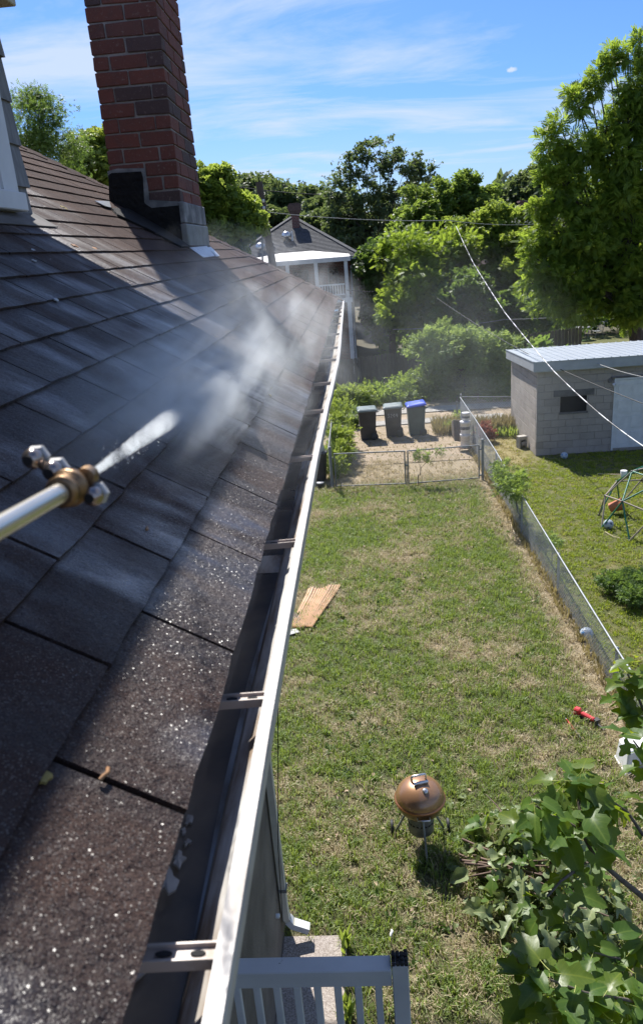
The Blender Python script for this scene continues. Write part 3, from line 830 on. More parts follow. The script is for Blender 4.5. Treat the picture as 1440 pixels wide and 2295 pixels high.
fz = at(38, 15, DY + .10)
mb = MB(); mb.box(DX - .02, fz.x, -1.6, DY + .10, fz.z, 7.34); mb.build('frieze', M['cream'], dorm, bevel=.004)
# low-slope roof with wide eaves: its far corner throws the long shadow over the shingles
mb = MB(); mb.prism([(-.80, -1.9, 7.255), (-.80, 4.03, 7.255), (-5.0, 4.03, 8.15), (-5.0, -1.9, 8.15)], (0, 0, .14)); mb.build('dormer_roof', M['cream'], dorm)
mb = MB()
q0 = rf((EX - DX) / CA - .0, 0)
mb.prism([rf((EX - DX) / CA - .10, 1.0, .014), rf((EX - DX) / CA - .10, DY + .02, .014), rf((EX - DX) / CA + .05, DY + .02, .014), rf((EX - DX) / CA + .05, 1.0, .014)], (SA * .004, 0, CA * .004))
mb.build('apron_flashing', M['lintel'], dorm)

# ---- chimney
chz0, chz1 = 5.80, 8.75
mb = MB(); mb.box(CHX0 + .010, CHX1 - .010, CHY0 + .010, CHY1 - .010, chz0, chz1); chim = mb.build('chimney', M['mortar'], house)
BMESH = {}
def brick_mesh(dx, dy, dz, v):
    key = (round(dx, 3), round(dy, 3), v)
    if key in BMESH: return BMESH[key]
    mb = MB(); mb.box(-dx / 2, dx / 2, -dy / 2, dy / 2, -dz / 2, dz / 2)
    rr = random.Random(hash(key) % 1000)
    mb.v = [tuple(c + rr.uniform(-.003, .003) for c in p) for p in mb.v]
    me = mb.mesh('brick', M['brick'], bevel=.004)
    BMESH[key] = me; return me
CH = 0.0905; J = .012; D = .105
i = 0; z = chz0 + .02
cc = WLOC[house.name]
W = CHX1 - CHX0; LY = CHY1 - CHY0
def put_brick(x0, x1, y0, y1, z):
    dx, dy = x1 - x0 - J, y1 - y0 - J
    me = brick_mesh(dx, dy, CH - J, rs.randrange(3))
    link('brick', me, chim, tuple(Vector(((x0 + x1) / 2 + rs.uniform(-.002, .002), (y0 + y1) / 2 + rs.uniform(-.002, .002), z + CH / 2)) - cc), (rs.uniform(-.006, .006), rs.uniform(-.006, .006), rs.uniform(-.008, .008)))
while z < chz1 - CH:
    if i % 2 == 0:
        m = W * rs.uniform(.46, .54)
        for y0, y1 in ((CHY0 - J / 2, CHY0 + D), (CHY1 - D, CHY1 + J / 2)):
            put_brick(CHX0 - J / 2, CHX0 + m, y0, y1, z); put_brick(CHX0 + m, CHX1 + J / 2, y0, y1, z)
        for x0, x1 in ((CHX0 - J / 2, CHX0 + D), (CHX1 - D, CHX1 + J / 2)):
            m = CHY0 + D + (LY - 2 * D) * .5
            put_brick(x0, x1, CHY0 + D, m, z); put_brick(x0, x1, m, CHY1 - D, z)
    else:
        for y0, y1 in ((CHY0 - J / 2, CHY0 + D), (CHY1 - D, CHY1 + J / 2)):
            put_brick(CHX0 + D, CHX1 - D, y0, y1, z)
        for x0, x1 in ((CHX0 - J / 2, CHX0 + D), (CHX1 - D, CHX1 + J / 2)):
            a = CHY0 + LY * .335; b = CHY0 + LY * .665
            put_brick(x0, x1, CHY0 - J / 2, a, z); put_brick(x0, x1, a, b, z); put_brick(x0, x1, b, CHY1 + J / 2, z)
    z += CH; i += 1
# tar, parge and metal at the foot
YF = CHY0 - .014
def fpoly(pts, Y): return [at(px, py, Y) for px, py in pts]
mb = MB(); mb.prism(fpoly([(243, 393), (250, 388), (316, 384), (320, 398), (323, 455), (340, 466), (401, 460), (413, 565), (330, 520), (246, 478)], YF - .012), (0, .03, 0)); mb.build('tar_patch', M['tar'], chim)
mb = MB(); mb.prism(fpoly([(241, 384), (262, 378), (322, 377), (331, 420), (333, 448), (404, 452), (404, 468), (334, 466), (321, 450), (314, 390), (262, 391), (243, 400)], YF - .004), (0, .02, 0)); mb.build('mortar_smear', M['parge'], chim)
mb = MB(); mb.box(CHX1 - .02, CHX1 + .016, CHY0 - .024, CHY1 + .02, 6.24, 6.375); mb.build('parge_coat', M['parge'], chim, bevel=.006)
mb = MB(); mb.box(CHX1 - .02, CHX1 + .024, CHY0 - .03, CHY1 + .024, 5.95, 6.235); mb.build('step_flashing', M['galv_dull'], chim, bevel=.006)
def rpoly(pts, h): 
    out = []
    for px, py in pts:
        r = ray(px, py); n = Vector((SA, 0, CA)); P0 = rf(0, 0, h) - CAM
        out.append(CAM + r * (P0.dot(n) / r.dot(n)))
    return out
mb = MB(); mb.prism(rpoly([(425, 556), (463, 552), (481, 575), (455, 578)], .014), (SA * .004, 0, CA * .004)); mb.build('metal_flashing', M['flash'], chim)
mb = MB(); mb.prism(rpoly([(465, 555), (472, 554), (492, 574), (484, 576)], .013), (SA * .004, 0, CA * .004)); mb.build('metal_flashing', M['flash'], chim)
mb = MB(); mb.prism(rpoly([(212, 451), (245, 452), (249, 466), (236, 463)], .02), (SA * .004, 0, CA * .004)); mb.build('metal_flashing', M['flash'], chim)
mb = MB(); mb.prism(rpoly([(250, 470), (300, 470), (415, 548), (424, 556), (405, 556), (330, 516), (262, 484)], .013), (SA * .012, 0, CA * .012)); mb.build('tar_bead', M['tar'], chim)

# ---- bits lying on the roof and in the gutter (each can be picked up)
def flake(px, py, size, mat, name, label, cat, h=.013, grp=None, gut_z=None):
    if gut_z is None: c = rpoly([(px, py)], h)[0]; n = Vector((SA, 0, CA)); a = Vector((-CA, 0, SA)); b = Vector((0, 1, 0))
    else: c = gp(px, py, gut_z); n = Vector((.3, 0, .95)); a = Vector((1, 0, 0)); b = Vector((0, 1, 0))
    size *= .8; mb = MB(); k = 11; top = []; ph = rs.uniform(0, 6)
    for q in range(k):
        r_ = size * rs.uniform(.3, 1.1); t_ = ph + 2 * math.pi * q / k
        top.append(c + a * r_ * math.cos(t_) + b * r_ * 1.5 * math.sin(t_) + n * rs.uniform(.0, size * .18))
    mid = c + n * size * .22
    vs = top + [mid] + [t - n * .003 for t in top]
    fs = [(q, (q + 1) % k, k) for q in range(k)] + [(q, k + 1 + q, k + 1 + (q + 1) % k, (q + 1) % k) for q in range(k)]
    mb.add(vs, fs); o = mb.build(name, mat, origin=tuple(c)); tag(o, label, cat, grp); return o
for (px, py, s, w_) in ((424, 1838, .008, 'square pale flake in the gutter, uppermost below the second bracket'), (412, 1862, .005, 'small pale flake in the gutter just below the square one'), (420, 1888, .006, 'rounded pale flake in the gutter, right of the narrow scrap'), (396, 1862, .004, 'tiny pale flake in the gutter closest to the shingle edge')):
    flake(px, py, s, M['foam'], 'flake', w_, 'debris', grp='pale flakes in the gutter', gut_z=GZ - .074)
flake(398, 1925, .013, M['foam'], 'flake', 'narrow pale scrap standing in the gutter below the third shingle joint', 'debris', gut_z=GZ - .07)
flake(372, 1978, .018, M['foam'], 'flake', 'largest pale triangular scrap in the gutter beside the shingle edge', 'debris', gut_z=GZ - .06)
flake(318, 2160, .018, M['foam'], 'flake', 'stringy grey scrap in the gutter below the nearest bracket', 'debris', gut_z=GZ - .07)
flake(145, 466, .030, M['moss'], 'moss_tuft', 'yellow moss streak on the sunny shingles beside the dormer', 'moss')
flake(104, 1742, .007, M['moss'], 'moss_tuft', 'yellow moss tuft on the nearest shingle joint', 'moss')
flake(214, 557, .020, M['debris'], 'bark_scrap', 'orange bark scrap on the roof at the dormer shadow edge', 'debris')
flake(170, 552, .022, M['debris'], 'bark_scrap', 'long orange bark crumb row just above the dormer shadow', 'debris')
flake(330, 1183, .006, M['debris'], 'bark_scrap', 'tiny tan crumb in the middle of a wet shingle', 'debris')
flake(605, 885, .009, M['moss'], 'moss_tuft', 'small green moss tuft on the course edge near the gutter', 'moss')
for (px, py, lb) in ((75, 583, 'pale chip on the shaded roof nearest the dormer'), (126, 671, 'pale chip beside the bright wet shingle patch'), (75, 560, 'pale flat chip on the shaded roof under the dormer sill')):
    flake(px, py, .012, M['foam'], 'paint_chip', lb, 'debris')
mb = MB(); c = rpoly([(224, 1748)], .014)[0]
mb.tube([c, c + Vector((.003, .004, .002)), c + Vector((.0045, .010, .0)), c + Vector((.003, .016, .001))], .0022, 6)
tag(mb.build('caterpillar', M['debris'], origin=tuple(c)), 'curled tan catkin lying below the nearest shingle slot', 'debris')
# ================================================================== NEAR YARD
# ---- deck railing
RZ = 2.46
pa, pb = gp(877, 2172, RZ), gp(915, 2172, RZ)
pyn = pa.y; pxa, pxb = pa.x, pb.x; pw = pxb - pxa
rail = thing('deck_railing', 'white wooden railing with chipped paint below the gutter, its post top rotten black', 'railing', (-0.4, pyn, 0.9))
mb = MB(); mb.box(pxa, pxb, pyn, pyn + pw, .6, RZ + .02); post = mb.build('post', M['rail_paint'], rail, bevel=.005)
mb = MB()
for i in range(4):
    for j in range(4):
        x0 = pxa + pw * i / 4; y0 = pyn + pw * j / 4
        mb.box(x0 + .001, x0 + pw / 4 - .001, y0 + .001, y0 + pw / 4 - .001, RZ + .0, RZ + .035 + rs.uniform(-.012, .012))
mb.build('rotten_end', M['rot'], post, bevel=.003)
ry0 = pyn + .01
mb = MB(); mb.box(-1.0, pxa - .002, ry0 - .02, ry0 + .075, RZ - .038, RZ); mb.build('top_rail', M['rail_paint'], rail, bevel=.005)
mb = MB(); mb.box(-1.0, pxa - .002, ry0, ry0 + .038, RZ - .135, RZ - .042); mb.build('upper_rail', M['rail_paint'], rail, bevel=.004)
mb = MB(); mb.box(-1.0, pxa - .002, ry0, ry0 + .038, .98, 1.07); mb.build('lower_rail', M['rail_paint'], rail, bevel=.004)
bx = pxa - .075
while bx > -.98:
    mb = MB(); mb.box(bx - .019, bx + .019, ry0 + .002, ry0 + .036, 1.06, RZ - .136); mb.build('baluster', M['rail_paint'], rail, bevel=.003); bx -= .108
# garden hose lying on the slab
mb = MB(); hp = []
for i in range(28):
    t = i / 27; hp.append((-.42 + .55 * t + .05 * math.sin(t * 9), 4.25 - 1.5 * t + .16 * math.sin(t * 7), .06))
mb.tube(hp, .010, 7); tag(mb.build('garden_hose', M['cable_grey'], origin=hp[0]), 'grey garden hose curling over the slab below the railing', 'hose')
# ---- pressure washer wand with its nozzle turret
TIP = dp(133, 1106, .50); TAIL = dp(-260, 1330, .33)
wd = (TIP - TAIL).normalized()
def frame(d, up=Vector((0, 0, 1))):
    x = d.cross(up).normalized(); y = d.cross(x).normalized(); return Matrix((x, y, d)).transposed()
W3 = frame(wd)
wand = thing('spray_wand', 'steel pressure washer wand with a brass turret of four nozzles spraying the roof', 'spray wand', tuple(TAIL))
mb = MB(); Lw = (TIP - TAIL).length
mb.lathe([(.0068, 0), (.0068, Lw), ], TAIL, 20, axis=W3); mb.build('lance', M['wand'], wand)
mb = MB()
mb.lathe([(.0085, .002), (.0112, .003), (.0112, .008), (.0092, .009), (.0092, .011), (.0130, .0125), (.0135, .016), (.0130, .0195), (.0105, .021), (.0105, .024), (.006, .026)], TIP, 24, axis=W3)
tur = mb.build('turret', M['brass'], wand)
arm = (dp(205, 1128, .50) - dp(55, 1030, .50)).normalized()
arm = (arm - wd * arm.dot(wd)).normalized()
HUB = TIP + wd * .018
def tip_at(px, py, name_):
    c = dp(px, py, .50) ; c = c - wd * ((c - HUB).dot(wd)) + wd * .004
    mb = MB(); mb.tube([HUB, c], .0035, 8); mb.build('arm', M['brass'], tur)
    mb = MB(); mb.ball(c - wd * .002, .0074, 20, 14); nz = mb.build('nozzle', M['nozzle'], wand)
    mb = MB(); mb.lathe([(.004, .002), (.0076, .003), (.0084, .005), (.0084, .008), (.007, .010), (.003, .011)], c, 6, smooth=False, axis=W3); mb.build('collar', M['collar'], nz)
    mb = MB(); mb.lathe([(.0034, -.0096), (.0034, -.0070)], c, 12, axis=W3); mb.build('bore', M['hole'], nz)
for p in ((47, 1040), (92, 1069), (182, 1129)): tip_at(*p, '')
NOZ = dp(163, 1086, .50); NOZ = NOZ - wd * ((NOZ - HUB).dot(wd)) + wd * .012
mb = MB(); mb.tube([HUB, NOZ], .0045, 8); mb.lathe([(.007, -.008), (.0075, .0), (.005, .006), (.0025, .008)], NOZ, 14, axis=W3); mb.build('spray_tip', M['brass'], wand)

# ---- kettle grill
GX, GY = 0.365, 6.36
grill = thing('kettle_grill', 'copper brown kettle grill with domed lid standing on the lawn', 'grill', (GX, GY, 0))
RR = .25
mb = MB(); n = 14
prof = [(1e-5, .805)] + [(RR * math.sin(math.pi / 2 * i / n) ** .93, .600 + .205 * math.cos(math.pi / 2 * i / n)) for i in range(1, n)] + [(RR, .603), (RR, .595)]
mb.lathe(prof[::-1], (GX, GY, 0), 48); lid = mb.build('lid', M['copper'], grill)
mb = MB(); mb.lathe([(RR - .004, .580), (RR + .013, .583), (RR + .013, .600), (RR - .004, .606)], (GX, GY, 0), 48); mb.build('rim', M['copper_rim'], grill)
mb = MB(); prof = [(RR * max(.34, math.cos(math.pi / 2 * i / n)) if i < n else .1, .590 - .22 * math.sin(math.pi / 2 * i / n)) for i in range(n)]
mb.lathe(prof[::-1], (GX, GY, 0), 48); bowl = mb.build('bowl', M['copper_low'], grill)
mb = MB(); mb.lathe([(.02, .17), (.115, .175), (.132, .195), (.135, .345), (.128, .385)], (GX, GY, 0), 32); mb.build('ash_catcher', M['catcher'], grill)
mb = MB()
for q in range(20):
    a_ = 2 * math.pi * q / 20
    mb.obox((GX + .1355 * math.cos(a_), GY + .1355 * math.sin(a_), .322), (-.012 * math.sin(a_), .012 * math.cos(a_), 0), (.0015 * math.cos(a_), .0015 * math.sin(a_), 0), (0, 0, .008))
mb.build('vent_slots', M['hole'], grill)
hx = Vector((math.cos(R(15)), math.sin(R(15)), 0)); hy = Vector((-hx.y, hx.x, 0)); top = Vector((GX, GY, .802))
mb = MB()
mb.tube([top - hx * .075 + hy * .02 + Vector((0, 0, .0)), top - hx * .075 + hy * .02 + Vector((0, 0, .045)), top - hx * .065 + hy * .02 + Vector((0, 0, .055)), top + hx * .065 + hy * .02 + Vector((0, 0, .055)), top + hx * .075 + hy * .02 + Vector((0, 0, .045)), top + hx * .075 + hy * .02], .012, 10)
hnd = mb.build('lid_handle', M['chrome'], lid)
mb = MB(); sh = []
for i in range(7):
    a_ = R(10 + 22 * i); sh.append(top - hy * (.03 + .035 * math.sin(a_)) + Vector((0, 0, -.012 + .05 * (1 - math.cos(a_)) * .5)))
mb.sweep([[p - hx * .075, p + hx * .075, p + hx * .075 + Vector((0, 0, .004)), p - hx * .075 + Vector((0, 0, .004))] for p in sh]); mb.build('heat_shield', M['chrome'], lid)
vc = Vector((GX + .05, GY - .125, .778)); mb = MB(); mb.lathe([(.03, -.004), (.03, .006), (.02, .012), (.006, .014)], vc, 18, axis=frame(Vector((.15, -.42, .9)).normalized())); mb.build('lid_vent', M['chrome'], lid)
mb = MB(); f_ = Vector((GX + .015, GY - RR, .0))
mb.tube([f_ + Vector((-.06, .02, .535)), f_ + Vector((-.06, -.03, .54)), f_ + Vector((.06, -.03, .54)), f_ + Vector((.06, .02, .535))], .008, 8); mb.build('side_handle', M['chrome'], bowl)
for dx, dy in ((.035, -.30), (-.27, .17), (.27, .17)):
    mb = MB(); mb.tube([(GX + dx * .42, GY + dy * .42, .41), (GX + dx, GY + dy, .0)], .0125, 10); mb.build('leg', M['galv_dull'], grill)
mb = MB(); mb.tube([(GX - .28, GY + .17, .03), (GX + .28, GY + .17, .03)], .006, 6); mb.build('axle', M['galv_dull'], grill)
for s in (-1, 1):
    mb = MB(); mb.lathe([(.01, -.016), (.06, -.016), (.075, -.01), (.075, .01), (.06, .016), (.01, .016)], (GX + s * .30, GY + .17, .075), 20, axis=Matrix(((0, 0, 1), (0, 1, 0), (-1, 0, 0)))); mb.build('wheel', M['tool_black'], grill)

# ---- cardboard packing sheet
def card():
    P = [gp(650, 1412), gp(692, 1332), gp(765, 1318), gp(702, 1412)]
    nu, nv = 120, 14; V = []
    for j in range(nv + 1):
        v = j / nv
        for i in range(nu + 1):
            u = i / nu
            p = P[0] * (1 - u) * (1 - v) + P[3] * u * (1 - v) + P[1] * (1 - u) * v + P[2] * u * v
            p.y += (-.03 * math.sin(math.pi * u) if v > .5 else 0) * (v - .5) * 1.4 * max(0, math.sin(math.pi * min(1, max(0, (u - .2) / .5)))) 
            h = .055 + .015 * math.cos(u * 2 * math.pi * 13)
            h += .035 * math.exp(-((u - .66) / .12) ** 2) * (.3 + .7 * v) + .05 * math.exp(-((u - .10) / .10) ** 2) * v + .03 * max(0, v - .85) / .15 + .015 * abs(math.sin(2.4 * v + u))
            V.append((p.x, p.y, h))
    mb = MB(); W_ = nu + 1; fs = []
    for j in range(nv):
        for i in range(nu):
            if 2 < j < 5 and i < 16: continue
            a = j * W_ + i; fs.append((a, a + 1, a + W_ + 1, a + W_))
    mb.add(V, fs, True)
    b0 = len(mb.v); mb.add([(x, y, z - .008) for x, y, z in V], [f[::-1] for f in fs], True)
    return mb
o = card().build('cardboard_sheet', M['cardboard'], origin=tuple(gp(700, 1370)))
tag(o, 'tan ribbed cardboard packing sheet lying on the lawn beside the gutter', 'cardboard')
mb = MB(); mb.prism([gp(640, 1400) + Vector((0, 0, .04)), gp(668, 1402) + Vector((0, 0, .05)), gp(674, 1394) + Vector((0, 0, .06)), gp(662, 1378) + Vector((0, 0, .05)), gp(640, 1385) + Vector((0, 0, .04))], (0, 0, .012))
tag(mb.build('cardboard_flap', M['card_dark'], origin=tuple(gp(655, 1392))), 'brown scrap on the lower left corner of the ribbed cardboard', 'cardboard')
mb = MB(); mb.prism([gp(640, 1432) + Vector((0, 0, .05)), gp(672, 1424) + Vector((0, 0, .055)), gp(665, 1416) + Vector((0, 0, .05)), gp(640, 1418) + Vector((0, 0, .05))], (0, 0, .01))
tag(mb.build('board_scrap', M['paper'], origin=tuple(gp(655, 1424))), 'small pale grey board scrap just below the ribbed cardboard', 'board')

# ---- garden tools by the fence
lc = gp(1320, 1612, .05)
tool = thing('hedge_trimmer', 'red and black power tool lying in the dry grass near the white box', 'power tool', tuple(gp(1320, 1612)))
def bar_px(mb, a, b, z, w, h): mb.bar(gp(a[0], a[1], z), gp(b[0], b[1], z), w, h); return mb
mb = MB(); bar_px(mb, (1302, 1598), (1331, 1614), .09, .055, .05); mb.build('red_housing', M['tool_red'], tool, bevel=.012)
mb = MB(); bar_px(mb, (1286, 1592), (1300, 1597), .075, .085, .11); mb.build('motor_end', M['tool_red'], tool, bevel=.015)
mb = MB(); bar_px(mb, (1297, 1600), (1326, 1618), .04, .07, .05); mb.build('battery', M['tool_black'], tool, bevel=.01)
mb = MB(); bar_px(mb, (1331, 1615), (1339, 1621), .06, .07, .09); mb.tube([gp(1336, 1622, .06), gp(1346, 1630, .05), gp(1353, 1637, .04)], .016, 8); mb.build('grip', M['tool_black'], tool)
lop = thing('loppers', 'open garden loppers with one red handle lying on the lawn', 'loppers', tuple(gp(1275, 1610)))
mb = MB(); mb.tube([gp(1268, 1612, .03), gp(1277, 1624, .035), gp(1287, 1637, .035)], [.009, .013, .014], 8); mb.build('red_handle', M['tool_red'], lop)
mb = MB(); mb.tube([gp(1287, 1637, .035), gp(1295, 1647, .03), gp(1301, 1655, .03)], [.014, .016, .012], 8); mb.build('grip', M['tool_black'], lop)
mb = MB(); mb.tube([gp(1252, 1596, .03), gp(1258, 1600, .03), gp(1268, 1612, .03)], [.006, .014, .010], 6); mb.build('blade', M['steel'], lop)
mb = MB(); mb.tube([gp(1252, 1596, .03), gp(1270, 1601, .03), gp(1288, 1608, .03)], [.006, .009, .009], 6); mb.build('handle', M['steel'], lop)
# ---- upturned white storage bin
c0 = gp(1400, 1715)
wb = thing('storage_tub', 'upturned white plastic tub with a lip, in the dry grass under the fig leaves', 'tub', (c0.x, c0.y, 0))
A_, B_, C_ = gp(1376, 1700), gp(1401, 1742), gp(1466, 1716)
D_ = A_ + C_ - B_; cen = (A_ + C_) / 2
T_ = [cen + (p - cen) * .86 + Vector((0, 0, .30)) for p in (A_, B_, C_, D_)]
Bt = [p + Vector((0, 0, .045)) for p in (A_, B_, C_, D_)]
mb = MB(); mb.add(Bt + T_, [(0, 1, 5, 4), (1, 2, 6, 5), (2, 3, 7, 6), (3, 0, 4, 7), (4, 5, 6, 7)]); mb.build('tub_body', M['white_plastic'], wb, bevel=.02)
mb = MB(); mb.prism([cen + (p - cen) * 1.05 + Vector((0, 0, .015)) for p in (A_, B_, C_, D_)], (0, 0, .03)); mb.build('lip', M['white_plastic'], wb, bevel=.006)
mb = MB(); q = gp(877, 2092, .04); mb.tube([q + Vector((-.012, -.03, 0)), q + Vector((-.005, -.01, .01)), q + Vector((.006, .012, .012)), q + Vector((.0, .035, .008))], [.008, .013, .014, .006], 8)
tag(mb.build('wrapper', M['white_plastic'], origin=tuple(q)), 'tiny crumpled white wrapper lying alone on the lawn near the post', 'wrapper')

# ================================================================== FENCES AND GATES
def chain_mesh(name, P, Hs, parent, pitch=.066, r=.0022, z0=.02):
    """diamond mesh of real wires along a straight run P[0]->P[1]; top height runs Hs[0]->Hs[1]"""
    a, b = Vector(P[0]), Vector(P[1]); L = (b - a).length; u = (b - a) / L; nrm = Vector((-u.y, u.x, 0))
    V = []; F = []
    def wire(p, q):
        d = (q - p).normalized(); s = d.cross(nrm).normalized() * r; t = nrm * r
        k = len(V)
        for c in (p, q):
            V.extend([c + s, c - s * .5 + t * .87, c - s * .5 - t * .87])
        for i in range(3):
            j = (i + 1) % 3; F.append((k + i, k + j, k + 3 + j, k + 3 + i))
    hm = max(Hs)
    def H(t): return Hs[0] + (Hs[1] - Hs[0]) * t / L
    for sgn, off in ((1, .0022), (-1, -.0022)):
        t = -hm
        while t < L + hm:
            # line from (t, z0) going up with slope sgn
            x0, x1 = t, t + sgn * (hm - z0)
            za, zb = z0, hm
            # clip to 0..L and the top line
            pts = []
            n = 24
            ok = [(x0 + (x1 - x0) * i / n, za + (zb - za) * i / n) for i in range(n + 1)]
            ok = [(x, z) for x, z in ok if 0 <= x <= L and z <= H(x)]
            if len(ok) >= 2:
                (xa, z_a), (xb, z_b) = ok[0], ok[-1]
                wire(a + u * xa + nrm * off + Vector((0, 0, z_a)), a + u * xb + nrm * off + Vector((0, 0, z_b)))
            t += pitch
    o = WLOC[parent.name]
    me = fast_mesh(name, np.array([tuple(v - o) for v in V]), np.array(F), M['wire'])
    return tag(link(name, me, parent), kind='stuff')
def fence_post(parent, x, y, h, r=.024, mat='galv'):
    mb = MB(); mb.tube([(x, y, -.05), (x, y, h)], r, 10); mb.ball((x, y, h), r * 1.25, 10, 6, .8); mb.build('post', M[mat], parent)
fl = thing('chain_link_fence', 'long chain-link fence with a bright top rail dividing the two lawns', 'fence', (3.2, 14, 0))
def ftop(y): return float(np.interp(y, [3, 9, 13.7, 16.9, 19.2, 24.6], [.60, .68, .83, .96, 1.08, 1.12]))
ys = [3.0, 6.0, 9.05, 12.1, 15.1, 18.1, 21.2, 24.5]
for ya, yb in zip(ys, ys[1:]):
    chain_mesh('mesh', ((3.2, ya, 0), (3.2, yb, 0)), (ftop(ya), ftop(yb)), fl)
    mb = MB(); mb.tube([(3.2, ya, ftop(ya) + .01), (3.2, yb, ftop(yb) + .01)], .016, 10); mb.build('top_rail', M['galv'], fl)
for y in ys: fence_post(fl, 3.2 + .03, y, ftop(y) - .02 if y != 24.5 else 1.22)
fb = thing('chain_link_fence', 'short chain-link fence in front of the shaded bushes, between corner post and shed', 'fence', (3.3, 24.5, 0))
e1 = at(1038, 900, 24.5); e2 = at(1146, 890, 24.6)
chain_mesh('mesh', ((3.2, 24.55, 0), (e2.x + .1, 24.55, 0)), (1.12, e2.z), fb, pitch=.085, r=.003)
mb = MB(); mb.tube([(3.2, 24.55, 1.13), (e2.x + .1, 24.55, e2.z + .01)], .017, 8); mb.build('top_rail', M['galv'], fb)
fence_post(fb, e2.x + .1, 24.58, e2.z, .02)
GZT = .95
gw = thing('gate_posts', '', None, (0, 0, 0)) if False else None
pl_ = thing('gate_post', 'grey steel gate post at the house end, partly covered by the hedge', 'post', (-.90, 19.0, 0))
fence_post(pl_, -.90, 19.0, 1.12, .036, 'galv_dull')
mb = MB(); mb.box(-.93, -.84, 18.985, 19.015, .82, .86); mb.box(-.93, -.84, 18.985, 19.015, .12, .16); mb.build('hinge', M['galv_dull'], pl_)
pr_ = thing('gate_post', 'grey steel gate post beside the long dividing fence', 'post', (3.04, 18.98, 0))
fence_post(pr_, 3.04, 18.98, 1.08, .036, 'galv_dull')
mb = MB(); mb.box(2.96, 3.06, 18.965, 18.995, .82, .86); mb.box(2.96, 3.06, 18.965, 18.995, .12, .16); mb.build('hinge', M['galv_dull'], pr_)
def gate(x0, x1, y0, y1, lab):
    g = thing('yard_gate', lab, 'gate', (x0, y0, 0))
    a = Vector((x0, y0, 0)); b = Vector((x1, y1, 0))
    for n_, z in (('top_tube', GZT), ('bottom_tube', .07)):
        mb = MB(); mb.tube([a + Vector((0, 0, z)), b + Vector((0, 0, z))], .018, 8); mb.build(n_, M['galv_dull'], g)
    for p in (a, b):
        mb = MB(); mb.tube([p + Vector((0, 0, .05)), p + Vector((0, 0, GZT + .01))], .018, 8); mb.build('upright', M['galv_dull'], g)
    chain_mesh('mesh', (a, b), (GZT, GZT), g, pitch=.075, r=.0017, z0=.08)
    return g
gate(-.80, 1.02, 18.98, 18.84, 'left leaf of the chain-link double gate, beside the hedge')
g2_ = gate(1.10, 2.94, 18.84, 18.96, 'right leaf of the chain-link double gate, with a vine on its top tube')
mb = MB(); mb.box(1.02, 1.10, 18.81, 18.83, .55, .60); mb.tube([(1.06, 18.80, -.02), (1.06, 18.80, .7)], .012, 8); mb.build('latch', M['galv_dull'], g2_)
fs_ = thing('chain_link_fence', 'chain-link fence under the climbing hedge left of the driveway', 'fence', (-.9, 21.8, 0))
chain_mesh('mesh', ((-.95, 19.1, 0), (-.95, 24.6, 0)), (1.05, 1.05), fs_)
mb = MB(); mb.tube([(-.95, 19.1, 1.06), (-.95, 24.6, 1.06)], .018, 8); mb.build('top_rail', M['galv_dull'], fs_)
for y in (21.8, 24.6): fence_post(fs_, -.95, y, 1.05, .022, 'galv_dull')
st = gp(1023, 952)
mb = MB(); mb.tube([(st.x, st.y, -.05), (st.x + .01, st.y, .78)], .022, 8); mb.ball((st.x + .01, st.y, .79), .026, 8, 6)
tag(mb.build('fence_post', M['galv_dull'], origin=(st.x, st.y, 0)), 'lone thin steel post standing left of the fence corner', 'post')

# ---- wooden fence behind the alley
wf = thing('wooden_fence', 'weathered grey picket fence standing behind the alley, partly hidden by bushes', 'fence', (0, 33.4, 0))
x = -2.6; i = 0
tz0 = at(770, 806, 33.4).z; tz1 = at(935, 783, 33.4).z; tx0 = at(770, 806, 33.4).x; tx1 = at(935, 783, 33.4).x
while x < 9.5:
    zt = tz0 + (tz1 - tz0) * (x - tx0) / (tx1 - tx0) + rs.uniform(-.025, .025); w = .135 + rs.uniform(-.006, .006)
    mb = MB(); y_ = 33.4 + rs.uniform(-.008, .008)
    mb.prism([(x, y_, 0), (x + w, y_, 0), (x + w, y_, zt - .05), (x + w - .03, y_, zt), (x + .03, y_, zt), (x, y_, zt - .05)], (0, .018, 0)); mb.build('picket', M['oldwood'], wf); x += w + .012
for z in (.4, tz0 - .3):
    mb = MB(); mb.box(-2.6, 9.5, 33.432, 33.47, z, z + .08); mb.build('fence_rail', M['oldwood'], wf)

